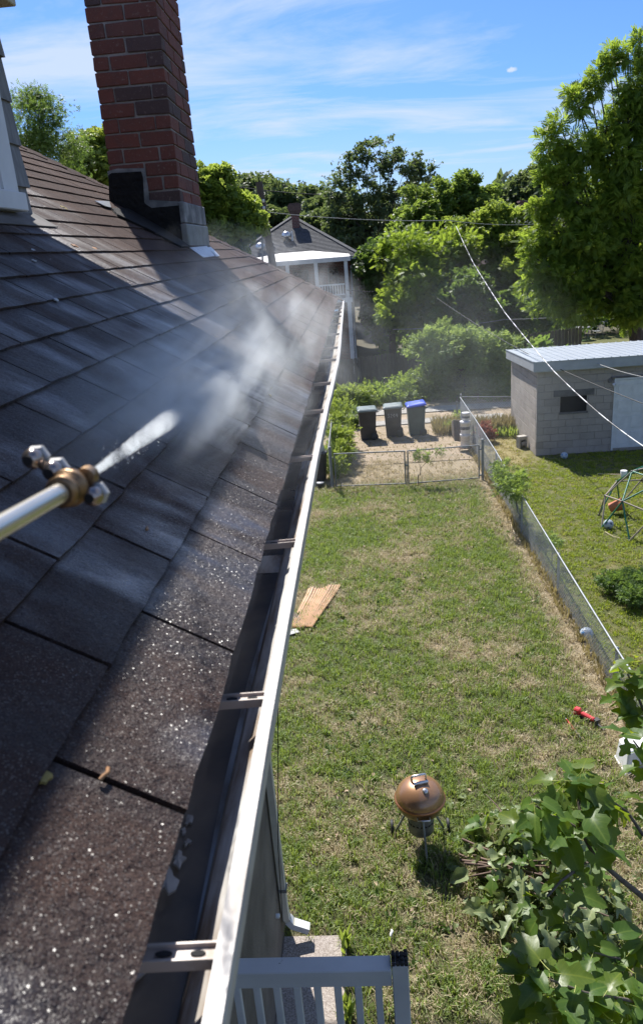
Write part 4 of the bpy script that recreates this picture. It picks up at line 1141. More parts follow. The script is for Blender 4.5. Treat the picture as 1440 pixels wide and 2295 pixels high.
# ================================================================== DRIVEWAY THINGS
def cart(x, y, mat, lidmat, lab, rz=0.0, tiltlid=0.0, num=False):
    c = thing('trash_cart', lab, 'trash bin', (x, y, 0.02), 'wheeled bins in front of the alley', rz)
    o = Vector((x, y, 0.02))
    secs = [(.03, .22, .235), (.06, .235, .25), (.55, .262, .28), (.92, .285, .305), (.95, .295, .315)]
    mb = MB(); mb.sweep([[o + Vector((sx * w, sy * d, z)) for sx, sy in ((-1, -1), (1, -1), (1, 1), (-1, 1))] for z, w, d in secs])
    mb.add([o + Vector((sx * .22, sy * .235, .03)) for sx, sy in ((-1, -1), (1, -1), (1, 1), (-1, 1))], [(3, 2, 1, 0)])
    body = mb.build('body', mat, c, bevel=.02)
    mb = MB(); mb.box(o.x - .20, o.x + .20, o.y - .262, o.y - .245, .12, .16); mb.build('ledge', mat, body)
    mb = MB(); z0 = .95
    def lp(sx, sy, k, h): return o + Vector((sx * .315 * k, sy * .335 * k, z0 + h + tiltlid * (sx * .315)))
    mb.sweep([[lp(sx, sy, k, h) for sx, sy in ((-1, -1), (1, -1), (1, 1), (-1, 1))] for k, h in ((1, .0 + max(0, tiltlid) * .3), (1.02, .045 + max(0, tiltlid) * .3), (.86, .085 + max(0, tiltlid) * .3), (.4, .10 + max(0, tiltlid) * .3))])
    mb.add([lp(sx, sy, .4, .10 + max(0, tiltlid) * .3) for sx, sy in ((-1, -1), (1, -1), (1, 1), (-1, 1))], [(0, 1, 2, 3)])
    mb.build('lid', lidmat, c, bevel=.015)
    mb = MB(); mb.tube([o + Vector((.30, -.2, .90)), o + Vector((.37, -.2, .92)), o + Vector((.37, .2, .92)), o + Vector((.30, .2, .90))], .015, 8); mb.build('handle', mat, c)
    for s in (-1, 1):
        mb = MB(); mb.lathe([(.02, -.025), (.10, -.025), (.12, -.015), (.12, .015), (.10, .025), (.02, .025)], o + Vector((.20, s * .27, .12)), 18, axis=Matrix(((1, 0, 0), (0, 0, -1), (0, 1, 0)))); mb.build('wheel', M['tool_black'], c)
    if num:
        S = {'3': [[(0, 1), (.6, 1), (.2, .6), (.55, .35), (.3, 0), (0, .1)]], '2': [[(0, .8), (.3, 1), (.55, .75), (0, 0), (.6, 0)]], '0': [[(.3, 1), (0, .6), (.2, 0), (.55, .3), (.5, .85), (.3, 1)]], '4': [[(.1, 1), (0, .45), (.6, .5)], [(.5, 1), (.45, 0)]]}
        mb = MB(); xo = -.17
        for ch in '3204':
            for stk in S[ch]:
                mb.tube([o + Vector((xo + px_ * .085, -.300 + (.72 - .70 - .1 * py_) * .0 - .004 * py_, .68 + .115 * py_)) for px_, py_ in stk], .006, 5)
            xo += .09
        mb.build('house_number', M['chalk'], body)
    return c
cart(.14, 24.18, M['black_plastic'], M['lid_grey'], 'black wheeled bin with grey lid, leftmost of the three by the hedge', rz=.05)
cart(.99, 24.36, M['black_plastic'], M['lid_grey'], 'black wheeled bin with white number 3204 on its front', rz=-.04, tiltlid=.04, num=True)
cart(1.74, 24.38, M['green_plastic'], M['lid_blue'], 'dark green wheeled bin with bright blue lid raised at one side', rz=.03, tiltlid=.09)
def bucket(o, r0, r1, h, mat, band=None, lab='', cat='bucket', grp=None, lidm=None):
    o = Vector(o); t = thing('bucket', lab, cat, tuple(o), grp)
    mb = MB(); mb.lathe([(r0, 0), (r1 * .97, h * .86), (r1 * 1.04, h * .87), (r1 * 1.04, h * .93), (r1, h)], o, 24); mb.build('bucket_body', mat, t)
    if band is not None:
        mb = MB(); a, b = .38, .62; mb.lathe([(r0 + (r1 - r0) * a + .003, h * a), (r0 + (r1 - r0) * b + .003, h * b)], o, 24); mb.build('label_band', band, t)
    mb = MB(); mb.lathe([(r1 * 1.06, h), (r1 * 1.06, h * 1.035), (r1 * .9, h * 1.05), (.001, h * 1.05)], o, 24); mb.build('lid', lidm or mat, t)
    mb = MB(); mb.tube([o + Vector((r1 * math.cos(a), -r1 * 1.03 * math.sin(a) * .6 - r1 * .5, h * .8 - .1 * math.sin(a))) for a in [math.pi * i / 10 for i in range(11)]], .003, 5); mb.build('bail', M['galv_dull'], t)
    return t
sb = gp(1042, 1012)
stand = thing('plant_stand', 'low rusty iron stand carrying the stacked buckets', 'stand', (sb.x, sb.y, 0))
mb = MB(); mb.lathe([(.20, .13), (.21, .14), (.20, .15), (.18, .15), (.18, .13)], (sb.x, sb.y, 0), 20); mb.build('ring', M['rust'], stand)
for q in range(4):
    a = R(40 + 90 * q); mb = MB(); mb.tube([(sb.x + .19 * math.cos(a), sb.y + .19 * math.sin(a), .14), (sb.x + .23 * math.cos(a), sb.y + .23 * math.sin(a), -.01)], .008, 6); mb.build('leg', M['rust'], stand)
for q in range(3):
    mb = MB(); mb.box(sb.x - .19, sb.x + .19, sb.y - .12 + .1 * q, sb.y - .08 + .1 * q, .145, .155); mb.build('bar', M['rust'], stand)
bucket((sb.x, sb.y, .156), .135, .15, .37, M['bucket'], None, 'lowest whitish bucket of the stack on the iron stand')
bucket((sb.x, sb.y, .545), .135, .15, .37, M['bucket'], M['bucket_band'], 'white bucket with dark label band, middle of the stack')
bucket((sb.x + .02, sb.y, .935), .10, .11, .24, M['bucket'], M['bucket_band'], 'small pale bucket on top of the bucket stack')
# tilted dark timber box and black pot by the fence
tb = gp(1032, 1000)
box_ = thing('compost_box', 'dark leaning timber planter box behind the stacked buckets', 'planter', (tb.x, tb.y, 0))
P0 = gp(1018, 990); P1 = gp(1048, 993)
mb = MB()
for i in range(5):
    a = P0 + (P1 - P0) * (i / 5); b = P0 + (P1 - P0) * ((i + .94) / 5)
    m2 = MB(); m2.prism([a, b, b + Vector((0, .35, .62)), a + Vector((0, .35, .62))], (0, .03, .012)); m2.build('plank', M['timber_dark'], box_)
for p in (P0, P1):
    m2 = MB(); m2.prism([p + Vector((0, .04, 0)), p + Vector((0, .36, .58)), p + Vector((0, .8, .5)), p + Vector((0, .8, 0))], (.025, 0, 0)); m2.build('side_board', M['timber_dark'], box_)
pt = gp(1062, 1000); mb = MB(); mb.lathe([(.10, 0), (.14, .3), (.15, .31), (.15, .33), (.12, .33), (.11, .28)], (pt.x, pt.y, .0), 18)
tag(mb.build('plant_pot', M['black_plastic'], origin=(pt.x, pt.y, 0)), 'black plastic pot between the bucket stack and the fence', 'pot')
# block beside the shed
bk = gp(1168, 1003)
cb = thing('cinder_block', 'pale broken block on end beside the shed wall', 'block', (bk.x, bk.y, 0), rz=.3)
mb = MB(); o = bk
mb.box(o.x - .13, o.x + .13, o.y - .1, o.y + .1, .26, .36); mb.box(o.x - .13, o.x - .09, o.y - .1, o.y + .1, 0, .26); mb.box(o.x + .09, o.x + .13, o.y - .1, o.y + .1, 0, .26); mb.box(o.x - .09, o.x + .09, o.y + .06, o.y + .1, 0, .26)
mb.build('block_body', M['concrete'], cb, bevel=.012)
mb = MB(); mb.ball((o.x + .03, o.y - .03, .12), .09, 10, 8, .9); mb.build('stone', M['block_mortar'], cb)
for i_, (px, py) in enumerate(((1120, 956), (1135, 953))):
    q = gp(px, py); mb = MB(); k = 7; poly = [(q.x + (.42 - .12 * i_) * math.cos(2 * math.pi * a / k) * rs.uniform(.7, 1), q.y + .5 * math.sin(2 * math.pi * a / k) * rs.uniform(.7, 1), 0) for a in range(k)]
    mb.prism(poly, (0, 0, .05)); tag(mb.build('stepping_stone', M['concrete'], origin=tuple(q), bevel=.01), ('pale flat stone in the path behind the red shrub', 'pale flat stone touching the shed corner beyond the red shrub')[i_], 'stone')
# dark bin with a bag, and a small black pot, behind the gutter
lb = Vector((-1.32, 19.9, 0))
lbin = thing('garbage_can', 'dark garbage can with a crumpled plastic bag on top, left of the gate', 'garbage can', tuple(lb))
mb = MB(); mb.lathe([(.22, 0), (.28, .75), (.30, .76), (.30, .80), (.26, .80)], lb, 24); mb.build('can_body', M['black_plastic'], lbin)
V = []; mb = MB(); mb.ball(lb + Vector((.02, 0, .92)), .20, 16, 12)
mb.v = [(x + .05 * noise.noise(Vector((x * 9, y * 9, z * 9))), y + .05 * noise.noise(Vector((y * 9, z * 9, x * 9))), z + .07 * noise.noise(Vector((z * 8, x * 8, y * 8)))) for x, y, z in mb.v]; mb.build('bag', M['ball_white'], lbin)
pp = gp(718, 1094); ptt = thing('round_canister', 'small black canister with a pale round top, on the grass by the gate post', 'canister', (pp.x, pp.y, 0))
mb = MB(); mb.lathe([(.075, 0), (.085, .12), (.085, .14)], pp, 18); mb.build('canister_body', M['black_plastic'], ptt)
mb = MB(); mb.lathe([(.10, .14), (.105, .15), (.10, .165), (.001, .165)], pp, 18); mb.build('canister_top', M['collar'], ptt)

# ================================================================== SHED
SX0, SX1, SY0, SY1 = 4.85, 11.6, 20.95, 24.55
shed = thing('shed', 'grey concrete block shed with flat metal roof, small window and white door', 'shed', (SX0, SY0, 0))
mb = MB(); mb.box(SX0 + .012, SX1, SY0 + .012, SY1, 0, 2.50); swall = mb.build('wall', M['block_mortar'], shed)
WX0, WX1, WZ0, WZ1 = 5.50, 6.22, 1.22, 1.66
DX0, DX1, DZ0, DZ1 = 6.94, 7.92, .10, 2.08
BL, BH = .405, .203
bkm = {}
def block(x0, x1, y0, y1, z0, z1):
    key = tuple(round(v, 2) for v in (x1 - x0, y1 - y0, z1 - z0))
    if key not in bkm:
        m = MB(); m.box(-(x1 - x0) / 2, (x1 - x0) / 2, -(y1 - y0) / 2, (y1 - y0) / 2, -(z1 - z0) / 2, (z1 - z0) / 2); bkm[key] = m.mesh('block', M['block'], bevel=.004)
    link('block', bkm[key], swall, tuple(Vector(((x0 + x1) / 2 + rs.uniform(-.0015, .0015), (y0 + y1) / 2 + rs.uniform(-.0015, .0015), (z0 + z1) / 2)) - WLOC[swall.name]))
JN = .009
for k in range(12):
    z0 = k * BH; z1 = min(z0 + BH, 2.44); off = (k % 2) * BL / 2
    # front
    x = SX0 - (BL / 2 if k % 2 else 0)
    while x < 9.6:
        a, b = max(x, SX0), min(x + BL, 9.7); zc = (z0 + z1) / 2
        segs = [(a, b)]
        for (h0, h1, v0, v1) in ((WX0, WX1, WZ0, WZ1), (DX0, DX1, 0, DZ1 + .0), (WX0 - .19, WX1 + .19, WZ1, WZ1 + .19)):
            if v0 - .05 < zc < v1 + .03:
                ns = []
                for (p, q) in segs:
                    if q <= h0 or p >= h1: ns.append((p, q))
                    else:
                        if p < h0: ns.append((p, h0))
                        if q > h1: ns.append((h1, q))
                segs = ns
        for p, q in segs:
            if q - p > .04: block(p + JN / 2 - (.004 if p == SX0 else 0), q - JN / 2, SY0 - .004, SY0 + .09, z0 + JN / 2, z1 - JN / 2)
        x += BL
    # side seen from the path
    y = SY0 + .095 - (0 if k % 2 else BL / 2)
    while y < SY1:
        a, b = max(y, SY0 + .095), min(y + BL, SY1)
        if b - a > .04: block(SX0 - .004, SX0 + .09, a + JN / 2, b - JN / 2, z0 + JN / 2, z1 - JN / 2)
        y += BL
mb = MB(); mb.box(WX0 - .19, WX1 + .19, SY0 - .007, SY0 + .09, WZ1 + .008, WZ1 + .185); mb.build('lintel', M['lintel'], swall)
mb = MB(); mb.box(WX0 - .03, WX1 + .03, SY0 - .03, SY0 + .05, WZ0 - .055, WZ0 - .005); mb.build('window_sill', M['lintel'], swall)
win = None
mb = MB(); t_ = .022
mb.box(WX0, WX1, SY0 + .025, SY0 + .06, WZ0, WZ0 + .035); mb.box(WX0, WX1, SY0 + .025, SY0 + .06, WZ1 - .012, WZ1)
mb.box(WX0, WX0 + t_, SY0 + .027, SY0 + .058, WZ0 + .036, WZ1 - .013); mb.box(WX1 - t_, WX1, SY0 + .027, SY0 + .058, WZ0 + .036, WZ1 - .013)
xm = (WX0 + WX1) / 2; mb.box(xm - .014, xm + .014, SY0 + .022, SY0 + .058, WZ0 + .036, WZ1 - .013)
win = mb.build('window', M['white'], shed)
for a, b in ((WX0 + t_, xm - .014), (xm + .014, WX1 - t_)):
    mb = MB(); mb.box(a + .001, b - .001, SY0 + .040, SY0 + .046, WZ0 + .036, WZ1 - .013); mb.build('pane', M['pane'], win)
mb = MB(); mb.box(WX0, WX1, SY0 + .0085, SY0 + .0125, WZ0, WZ1); mb.build('window_recess', M['hole'], win)
door = None
mb = MB(); mb.box(DX0 + .055, DX1 - .055, SY0 - .012, SY0 + .03, DZ0, DZ1 - .06); door = mb.build('door', M['white'], shed)
mb = MB(); mb.box(DX0, DX0 + .05, SY0 - .03, SY0 + .03, DZ0 - .06, DZ1); mb.box(DX1 - .05, DX1, SY0 - .03, SY0 + .03, DZ0 - .06, DZ1); mb.box(DX0 + .051, DX1 - .051, SY0 - .028, SY0 + .03, DZ1 - .052, DZ1); mb.build('door_frame', M['white'], shed)
for r_ in range(4):
    for c_ in range(2):
        x0 = DX0 + .12 + c_ * .39; z0 = DZ0 + .12 + r_ * .45
        mb = MB(); mb.box(x0, x0 + .32, SY0 - .020, SY0 - .010, z0, z0 + .34); mb.build('door_panel', M['white'], door, bevel=.008)
mb = MB(); mb.box(DX0 - .1, DX1 + .1, SY0 - .05, SY0 + .02, DZ1 + .012, DZ1 + .05); mb.build('drip_cap', M['lintel'], shed)
# light above the door corner
lamp = None
mb = MB(); mb.box(DX0 - .16, DX0 - .06, SY0 - .06, SY0 - .005, 1.98, 2.08); lamp = mb.build('wall_light', M['lintel'], shed)
mb = MB(); mb.lathe([(.02, 0), (.05, .07), (.05, .09)], (DX0 - .07, SY0 - .09, 1.95), 12, axis=frame(Vector((.5, -.6, -.4)).normalized())); mb.build('lamp_head', M['white'], lamp)
# roof: falls slightly to the rear
RF = .30; zf, zb = 2.69, 2.52
rx0, rx1, ry0_, ry1_ = SX0 - .14, SX1 + .2, SY0 - .16, SY1 + .15
mb = MB(); mb.prism([(rx0, ry0_, zf - .02), (rx0, ry1_, zb - .02), (rx1, ry1_, zb - .02), (rx1, ry0_, zf - .02)], (0, 0, .012)); sroof = mb.build('roof', M['metal_roof'], shed)
x = rx0
while x < rx1 - .2:
    w = min(.46, rx1 - x)
    mb = MB(); h_ = rs.uniform(0, .003)
    mb.prism([(x + .003, ry0_ - .02, zf - .006 + h_), (x + .003, ry1_ + .02, zb - .006 + h_), (x + w - .003, ry1_ + .02, zb - .006 + h_), (x + w - .003, ry0_ - .02, zf - .006 + h_)], (0, 0, .008)); pnl = mb.build('roof_panel', M['metal_roof'], sroof)
    mb = MB()
    for q in range(2):
        xx = x + q * w / 2
        mb.prism([(xx - .015, ry0_ - .021, zf + .002), (xx + .015, ry0_ - .021, zf + .002), (xx + .008, ry0_ - .021, zf + .022), (xx - .008, ry0_ - .021, zf + .022)], (0, ry1_ - ry0_ + .04, zb - zf))
    mb.build('rib', M['metal_roof'], sroof); x += w
mb = MB(); mb.prism([(rx0 + .001, ry0_ - .002, zf - .27), (rx1, ry0_ - .002, zf - .27), (rx1, ry0_ - .002, zf - .022), (rx0 + .001, ry0_ - .002, zf - .022)], (0, .03, 0)); mb.build('front_fascia', M['fascia_grey'], shed)
mb = MB(); mb.prism([(rx0, ry0_ + .03, zf - .26), (rx0, ry1_, zb - .26), (rx0, ry1_, zb - .022), (rx0, ry0_ + .03, zf - .022)], (.03, 0, 0)); mb.build('side_fascia', M['fascia_grey'], shed)
mb = MB(); mb.box(rx0 + .03, SX0 + .05, ry0_ + .03, ry1_, 2.40, 2.42); mb.box(SX0 + .05, rx1, ry0_ + .03, SY0 - .004, 2.40, 2.42); mb.build('soffit', M['fascia_grey'], shed)

# ================================================================== NEIGHBOUR'S LAWN
# geodesic climbing dome
ico = []
ico.append(Vector((0, 0, 1)))
for s_, zz_ in ((0, .4472), (36, -.4472)):
    for k in range(5):
        a = R(72 * k + s_); ico.append(Vector((.8944 * math.cos(a), .8944 * math.sin(a), zz_)))
ico.append(Vector((0, 0, -1)))
edges = set(); el = min((ico[0] - v).length for v in ico[1:])
for i in range(12):
    for j in range(i + 1, 12):
        if abs((ico[i] - ico[j]).length - el) < .02: edges.add((i, j))
mids = {e: ((ico[e[0]] + ico[e[1]]) / 2).normalized() for e in edges}
nodes = list(ico) + list(mids.values()); nodes = [v for v in nodes if v.z > -.05]
DC = Vector((6.24, 15.18, 0)); DR = 1.35
ga = gp(1347, 1185); angA = math.atan2(ga.y - DC.y, ga.x - DC.x)
base = [v for v in nodes if abs(v.z) < .05]; rot0 = angA - math.atan2(base[0].y, base[0].x)
Rm = Matrix.Rotation(rot0, 3, 'Z'); nodes = [DC + (Rm @ v) * DR for v in nodes]
for v in nodes: v.z = max(v.z, .015)
dome = thing('climbing_dome', 'green and tan geodesic climbing dome standing on the neighbouring lawn', 'climbing frame', tuple(DC))
for i in range(len(nodes)):
    for j in range(i + 1, len(nodes)):
        d = (nodes[i] - nodes[j]).length / DR
        if .50 < d < .66:
            if max(nodes[i].z, nodes[j].z) < .1: continue
            green = d > .58
            mb = MB(); mb.tube([nodes[i], nodes[j]], .017, 8); mb.build('strut', M['dome_green'] if green else M['dome_tan'], dome)
for v in nodes:
    mb = MB(); mb.ball(v, .034, 10, 6, .7); mb.build('joint', M['dome_joint'], dome)
q = gp(1378, 1152)
ob = thing('orange_bucket', 'orange plastic bucket lying on its side inside the climbing dome', 'bucket', (q.x, q.y, 0))
ax = frame(Vector((.8, -.3, .35)).normalized()); mb = MB(); mb.lathe([(.10, -.14), (.135, .13), (.145, .135), (.145, .15), (.12, .15), (.09, -.1)], q + Vector((0, 0, .19)), 22, axis=ax); mb.build('bucket_body', M['terracotta'], ob)
mb = MB(); mb.tube([q + Vector((.1 + .1 * math.cos(a), -.06, .2 + .15 * math.sin(a))) for a in [math.pi * 2 * i / 12 for i in range(9)]], .004, 5); mb.build('bail', M['dome_joint'], ob)
def ball(px, py, r, m1, m2, lab):
    g = gp(px, py, 0.0); c = CAM + (g - CAM) * ((6 - r) / 6.0)
    t = thing('ball', lab, 'ball', (c.x, c.y, 0))
    mb = MB(); mb.ball(c, r, 24, 16); b = mb.build('ball_shell', m1, t)
    # pentagon patches standing a hair proud
    for v in ico:
        f3 = frame(v.normalized()); mb = MB()
        ring = [c + (f3 @ Vector((.34 * math.cos(2 * math.pi * k / 5), .34 * math.sin(2 * math.pi * k / 5), .94))).normalized() * (r * 1.006) for k in range(5)]
        mid = [c + (f3 @ Vector((.17 * math.cos(2 * math.pi * k / 5), .17 * math.sin(2 * math.pi * k / 5), .985))).normalized() * (r * 1.006) for k in range(5)]
        mb.add(ring + mid + [c + v.normalized() * r * 1.008], [(k, (k + 1) % 5, 5 + (k + 1) % 5, 5 + k) for k in range(5)] + [(5 + k, 5 + (k + 1) % 5, 10) for k in range(5)], True); mb.build('patch', m2, b)
    return t
ball(1263, 1021, .10, M['ball_white'], M['ball_blue'], 'white and blue ball in the shadow along the shed wall')
ball(1362, 1175, .105, M['ball_white'], M['ball_dark'], 'white ball with dark patches at the foot of the climbing dome')
ball(1313, 1420, .10, M['ball_white'], M['ball_blue'], 'white ball seen through the near part of the chain-link fence')
q = gp(1396, 1068); cup = thing('white_cup', 'small white cup tied to a yellow cord behind the climbing dome', 'cup', (q.x, q.y, 0))
mb = MB(); mb.lathe([(.07, 0), (.085, .15), (.08, .16)], q, 16); mb.build('cup_body', M['white_plastic'], cup)
mb = MB(); mb.tube([q + Vector((-.08, 0, .06)), gp(1365, 1063, .03), gp(1338, 1062, .03)], .012, 6); mb.build('cord', M['straw'], cup)
mb = MB(); mb.tube([gp(1396, 1181, .03), gp(1408, 1178, .03), gp(1416, 1176, .03)], .010, 6); tag(mb.build('stick', M['straw'], origin=tuple(gp(1405, 1179))), 'short pale stick on the grass inside the climbing dome', 'stick')
mb = MB(); mb.tube([gp(1355, 1192, .03), gp(1372, 1202, .03), gp(1388, 1206, .03)], .008, 6); tag(mb.build('stick', M['straw'], origin=tuple(gp(1370, 1200))), 'thin pale stick lying just in front of the climbing dome ball', 'stick')
mb = MB(); mb.tube([gp(1143, 1172, .03), gp(1148, 1186, .03), gp(1153, 1198, .03)], .014, 6); tag(mb.build('stick', M['straw'], origin=tuple(gp(1148, 1186))), 'straight yellow stick at the foot of the long chain-link fence', 'stick')
# ================================================================== BEYOND THE ALLEY
# ---- neighbour's two-storey house with a porch
PY = 38.0
nh = thing('neighbour_house', 'brick house with grey hip roof, chimney and white two-level porch beyond the roof end', 'house', (-2.7, 42, 0))
ER = at(811, 573, 40.0); AP = at(655, 486, 44.6); zE = ER.z
XL = 2 * AP.x - ER.x
mb = MB(); mb.box(XL + .5, ER.x - .55, 40.5, 50, 0, zE - .05); mb.build('wall', M['far_brick'], nh)
A = Vector((XL, 40, zE)); B = Vector((ER.x, 40, zE)); Cc = Vector((ER.x, 52, zE)); Dd = Vector((XL, 52, zE)); P1 = AP; P2 = Vector((AP.x, 47.2, AP.z))
mb = MB(); dn = Vector((0, 0, -.10))
mb.add([A, B, Cc, Dd, P1, P2, A + dn, B + dn, Cc + dn, Dd + dn], [(0, 1, 4), (1, 2, 5, 4), (2, 3, 5), (3, 0, 4, 5), (0, 6, 7, 1), (1, 7, 8, 2), (2, 8, 9, 3), (3, 9, 6, 0), (9, 8, 7, 6)])
nroof = mb.build('roof', M['shingle_far'], nh)
nF = (B - A).cross(P1 - A).normalized(); nF = nF if nF.z > 0 else -nF
mb = MB(); K = 34
for k in range(K):
    a, b = k / K, (k + 1) / K
    la, ra, lb_, rb = A + (P1 - A) * a, B + (P1 - B) * a, A + (P1 - A) * b, B + (P1 - B) * b
    mb.add([la + nF * .03, ra + nF * .03, rb + nF * .006, lb_ + nF * .006, la, ra], [(0, 1, 2, 3), (0, 4, 5, 1)])
tag(mb.build('shingle_courses', M['shingle_far'], nroof), kind='stuff')
for e0 in (A, B):
    k = 0; n = 34
    mb = MB()
    for k in range(n):
        p = e0 + (P1 - e0) * (k / n) + Vector((0, 0, .03)); q = e0 + (P1 - e0) * ((k + 1.1) / n) + Vector((0, 0, .02))
        mb.bar(p, q, .26, .035)
    tag(mb.build('hip_caps', M['shingle_far'], nroof), kind='stuff')
def onroof(px, py, h=0.0):
    r = ray(px, py); t = ((A - CAM).dot(nF) + h) / r.dot(nF); return CAM + r * t
cb_ = onroof(663, 512); ct = at(661, 470, cb_.y)
sc = cb_.y / FPX
mb = MB(); w = 7.3 * sc
mb.box(cb_.x - w, cb_.x + w, cb_.y, cb_.y + 1.9 * w, cb_.z - .5, ct.z); nchim = mb.build('chimney', M['far_brick'], nroof)
mb = MB(); 
for k, (e, z0, z1) in enumerate(((.05, 0, .12), (.11, .12, .24), (.16, .24, .55), (.08, .55, .63))): mb.box(cb_.x - w - e, cb_.x + w + e, cb_.y - e, cb_.y + 1.9 * w + e, ct.z - .3 + z0 + .001 * k, ct.z - .3 + z1)
mb.build('chimney_cap', M['rust_wall'], nchim)
for (px, py) in ((643, 540), (585, 566)):
    v = onroof(px, py); mb = MB(); mb.lathe([(.11, -.1), (.11, .18), (.24, .18), (.26, .24), (.24, .36), (.15, .46), (.001, .49)], v, 20); mb.build('roof_vent', M['chrome'], nh)
v = onroof(655, 540); mb = MB(); mb.tube([v, v + Vector((0, 0, .5))], .05, 8); mb.build('vent_pipe', M['white'], nh)
v = onroof(612, 556); mb = MB(); mb.lathe([(.10, 0), (.10, .05), (.04, .08), (.04, .25)], v, 10); mb.build('vent_pipe', M['cable'], nh)
# porch
fz0 = at(784, 584, PY); PXR = at(784, 580, PY).x; zT = at(783, 574, PY).z; PXL = XL + .6
bk_ = at(690, 563, 40.4)
mb = MB(); mb.add([(PXL, PY, zT), (PXR, PY, zT), (PXR - .05, 40.4, zT + .10), (at(700, 563, 40.4).x, 40.4, bk_.z), (at(625, 567, 40.4).x, 40.4, bk_.z), (PXL, 40.4, zT + .1),
                  (PXL, PY, zT - .05), (PXR, PY, zT - .05)], [(0, 1, 3, 4), (1, 2, 3), (0, 4, 5), (0, 6, 7, 1)])
proof = mb.build('porch_roof', M['porch_roof'], nh)
mb = MB(); mb.box(PXL, PXR, PY - .03, PY + .05, fz0.z, zT - .004); mb.box(PXR - .05, PXR + .02, PY + .051, 40.5, fz0.z, zT + .02); mb.build('porch_fascia', M['white'], nh)
mb = MB(); mb.box(PXL, PXR - .06, PY + .06, 40.45, fz0.z + .04, fz0.z + .08); mb.build('porch_ceiling', M['white'], nh)
zfl = at(765, 668, PY).z
mb = MB(); mb.box(PXL, PXR, PY, 40.45, zfl - .22, zfl); mb.build('porch_floor', M['white'], nh)
for (px, py) in ((776, 620), (709, 620), (644, 605)):
    c = at(px, py, PY + .08); mb = MB(); mb.box(c.x - .085, c.x + .085, PY + .01, PY + .17, zfl + .001, fz0.z + .04); mb.build('porch_post', M['white'], nh)
c = at(783, 690, PY + .08); mb = MB(); mb.box(c.x - .10, c.x + .10, PY + .01, PY + .2, 0, zfl - .221); mb.build('porch_post', M['white'], nh)
rz1 = at(745, 637, PY).z; rz0 = at(765, 662, PY).z
xa, xb = at(709, 640, PY).x + .09, at(776, 640, PY).x - .09
for (a, b) in ((xa, xb), (PXL, xa - .18)):
    mb = MB(); mb.box(a, b, PY + .05, PY + .12, rz1 - .07, rz1); rl = mb.build('porch_railing', M['white'], nh)
    mb = MB(); mb.box(a, b, PY + .06, PY + .11, rz0, rz0 + .07); mb.build('bottom_rail', M['white'], rl)
    x = a + .06
    while x < b - .04:
        mb = MB(); mb.box(x - .022, x + .022, PY + .065, PY + .105, rz0 + .07, rz1 - .07); mb.build('baluster', M['white'], rl); x += .125
mb = MB(); g0 = at(806, 582, 40.0); g1 = at(786, 596, 40.2); g2 = at(797, 735, 40.2)
mb.tube([g0, g0 + Vector((-.1, 0, -.08)), g1, Vector((g1.x, 40.2, .2))], .05, 8); mb.build('downspout', M['white'], nh)
mb = MB(); mb.box(PXR + .05, ER.x + .05, 39.9, 40.02, zE - .12, zE - .01); mb.build('eave_gutter', M['white'], nh)
for (x0, x1, z0, z1) in ((at(735, 640, 40.49).x, at(760, 640, 40.49).x, 3.4, 5.1), (at(655, 600, 40.49).x, at(690, 600, 40.49).x, 3.4, 5.1)):
    mb = MB(); mb.box(x0, x1, 40.46, 40.51, z0, z1); w_ = mb.build('window', M['oldwood'], nh)
    mb = MB(); mb.box(x0 + .08, x1 - .08, 40.44, 40.465, z0 + .08, z1 - .08); mb.build('pane', M['pane'], w_)
# far houses seen through the trees
def far_house(lab, px0, px1, pyt, pye, Y, wallm, roofm, chim_=None, hip=True):
    a = at(px0, pye, Y); b = at(px1, pye, Y); t = at((px0 + px1) / 2, pyt, Y + 4)
    h = thing('far_house', lab, 'house', ((a.x + b.x) / 2, Y + 4, 0)); ze = (a.z + b.z) / 2
    mb = MB(); mb.box(a.x + .4, b.x - .4, Y + .4, Y + 7.6, 0, ze); mb.build('wall', wallm, h)
    mb = MB(); cx_ = (a.x + b.x) / 2; ins = (b.x - a.x) * (.30 if hip else .0)
    mb.add([(a.x, Y, ze), (b.x, Y, ze), (b.x, Y + 8, ze), (a.x, Y + 8, ze), (a.x + ins, Y + 4, t.z), (b.x - ins, Y + 4, t.z)], [(0, 1, 5, 4), (1, 2, 5), (2, 3, 4, 5), (3, 0, 4), (3, 2, 1, 0)])
    rf_ = mb.build('roof', roofm, h)
    if chim_:
        (c0x, c1x, cyt, cyb) = chim_; p = at(c0x, cyt, Y + 3); q = at(c1x, cyb, Y + 3)
        mb = MB(); mb.box(p.x, q.x, Y + 2.6, Y + 3.6, q.z - 1.2, p.z - .12); mb.box(p.x - .06, q.x + .06, Y + 2.54, Y + 3.66, p.z - .119, p.z); mb.build('chimney', M['far_brick'], rf_)
far_house('small grey hip roof showing behind the right eave of the brick house', 788, 858, 529, 566, 62, M['rust_wall'], M['shingle_far'])
far_house('low dark house with a wide brown chimney behind the tree crowns', 1085, 1290, 478, 502, 58, M['rust_wall'], M['shingle_far'], (1163, 1212, 450, 486))
far_house('pale house with pinkish roof glimpsed between the tree crowns', 925, 1035, 485, 540, 54, M['parge'], M['porch_roof'], None, False)
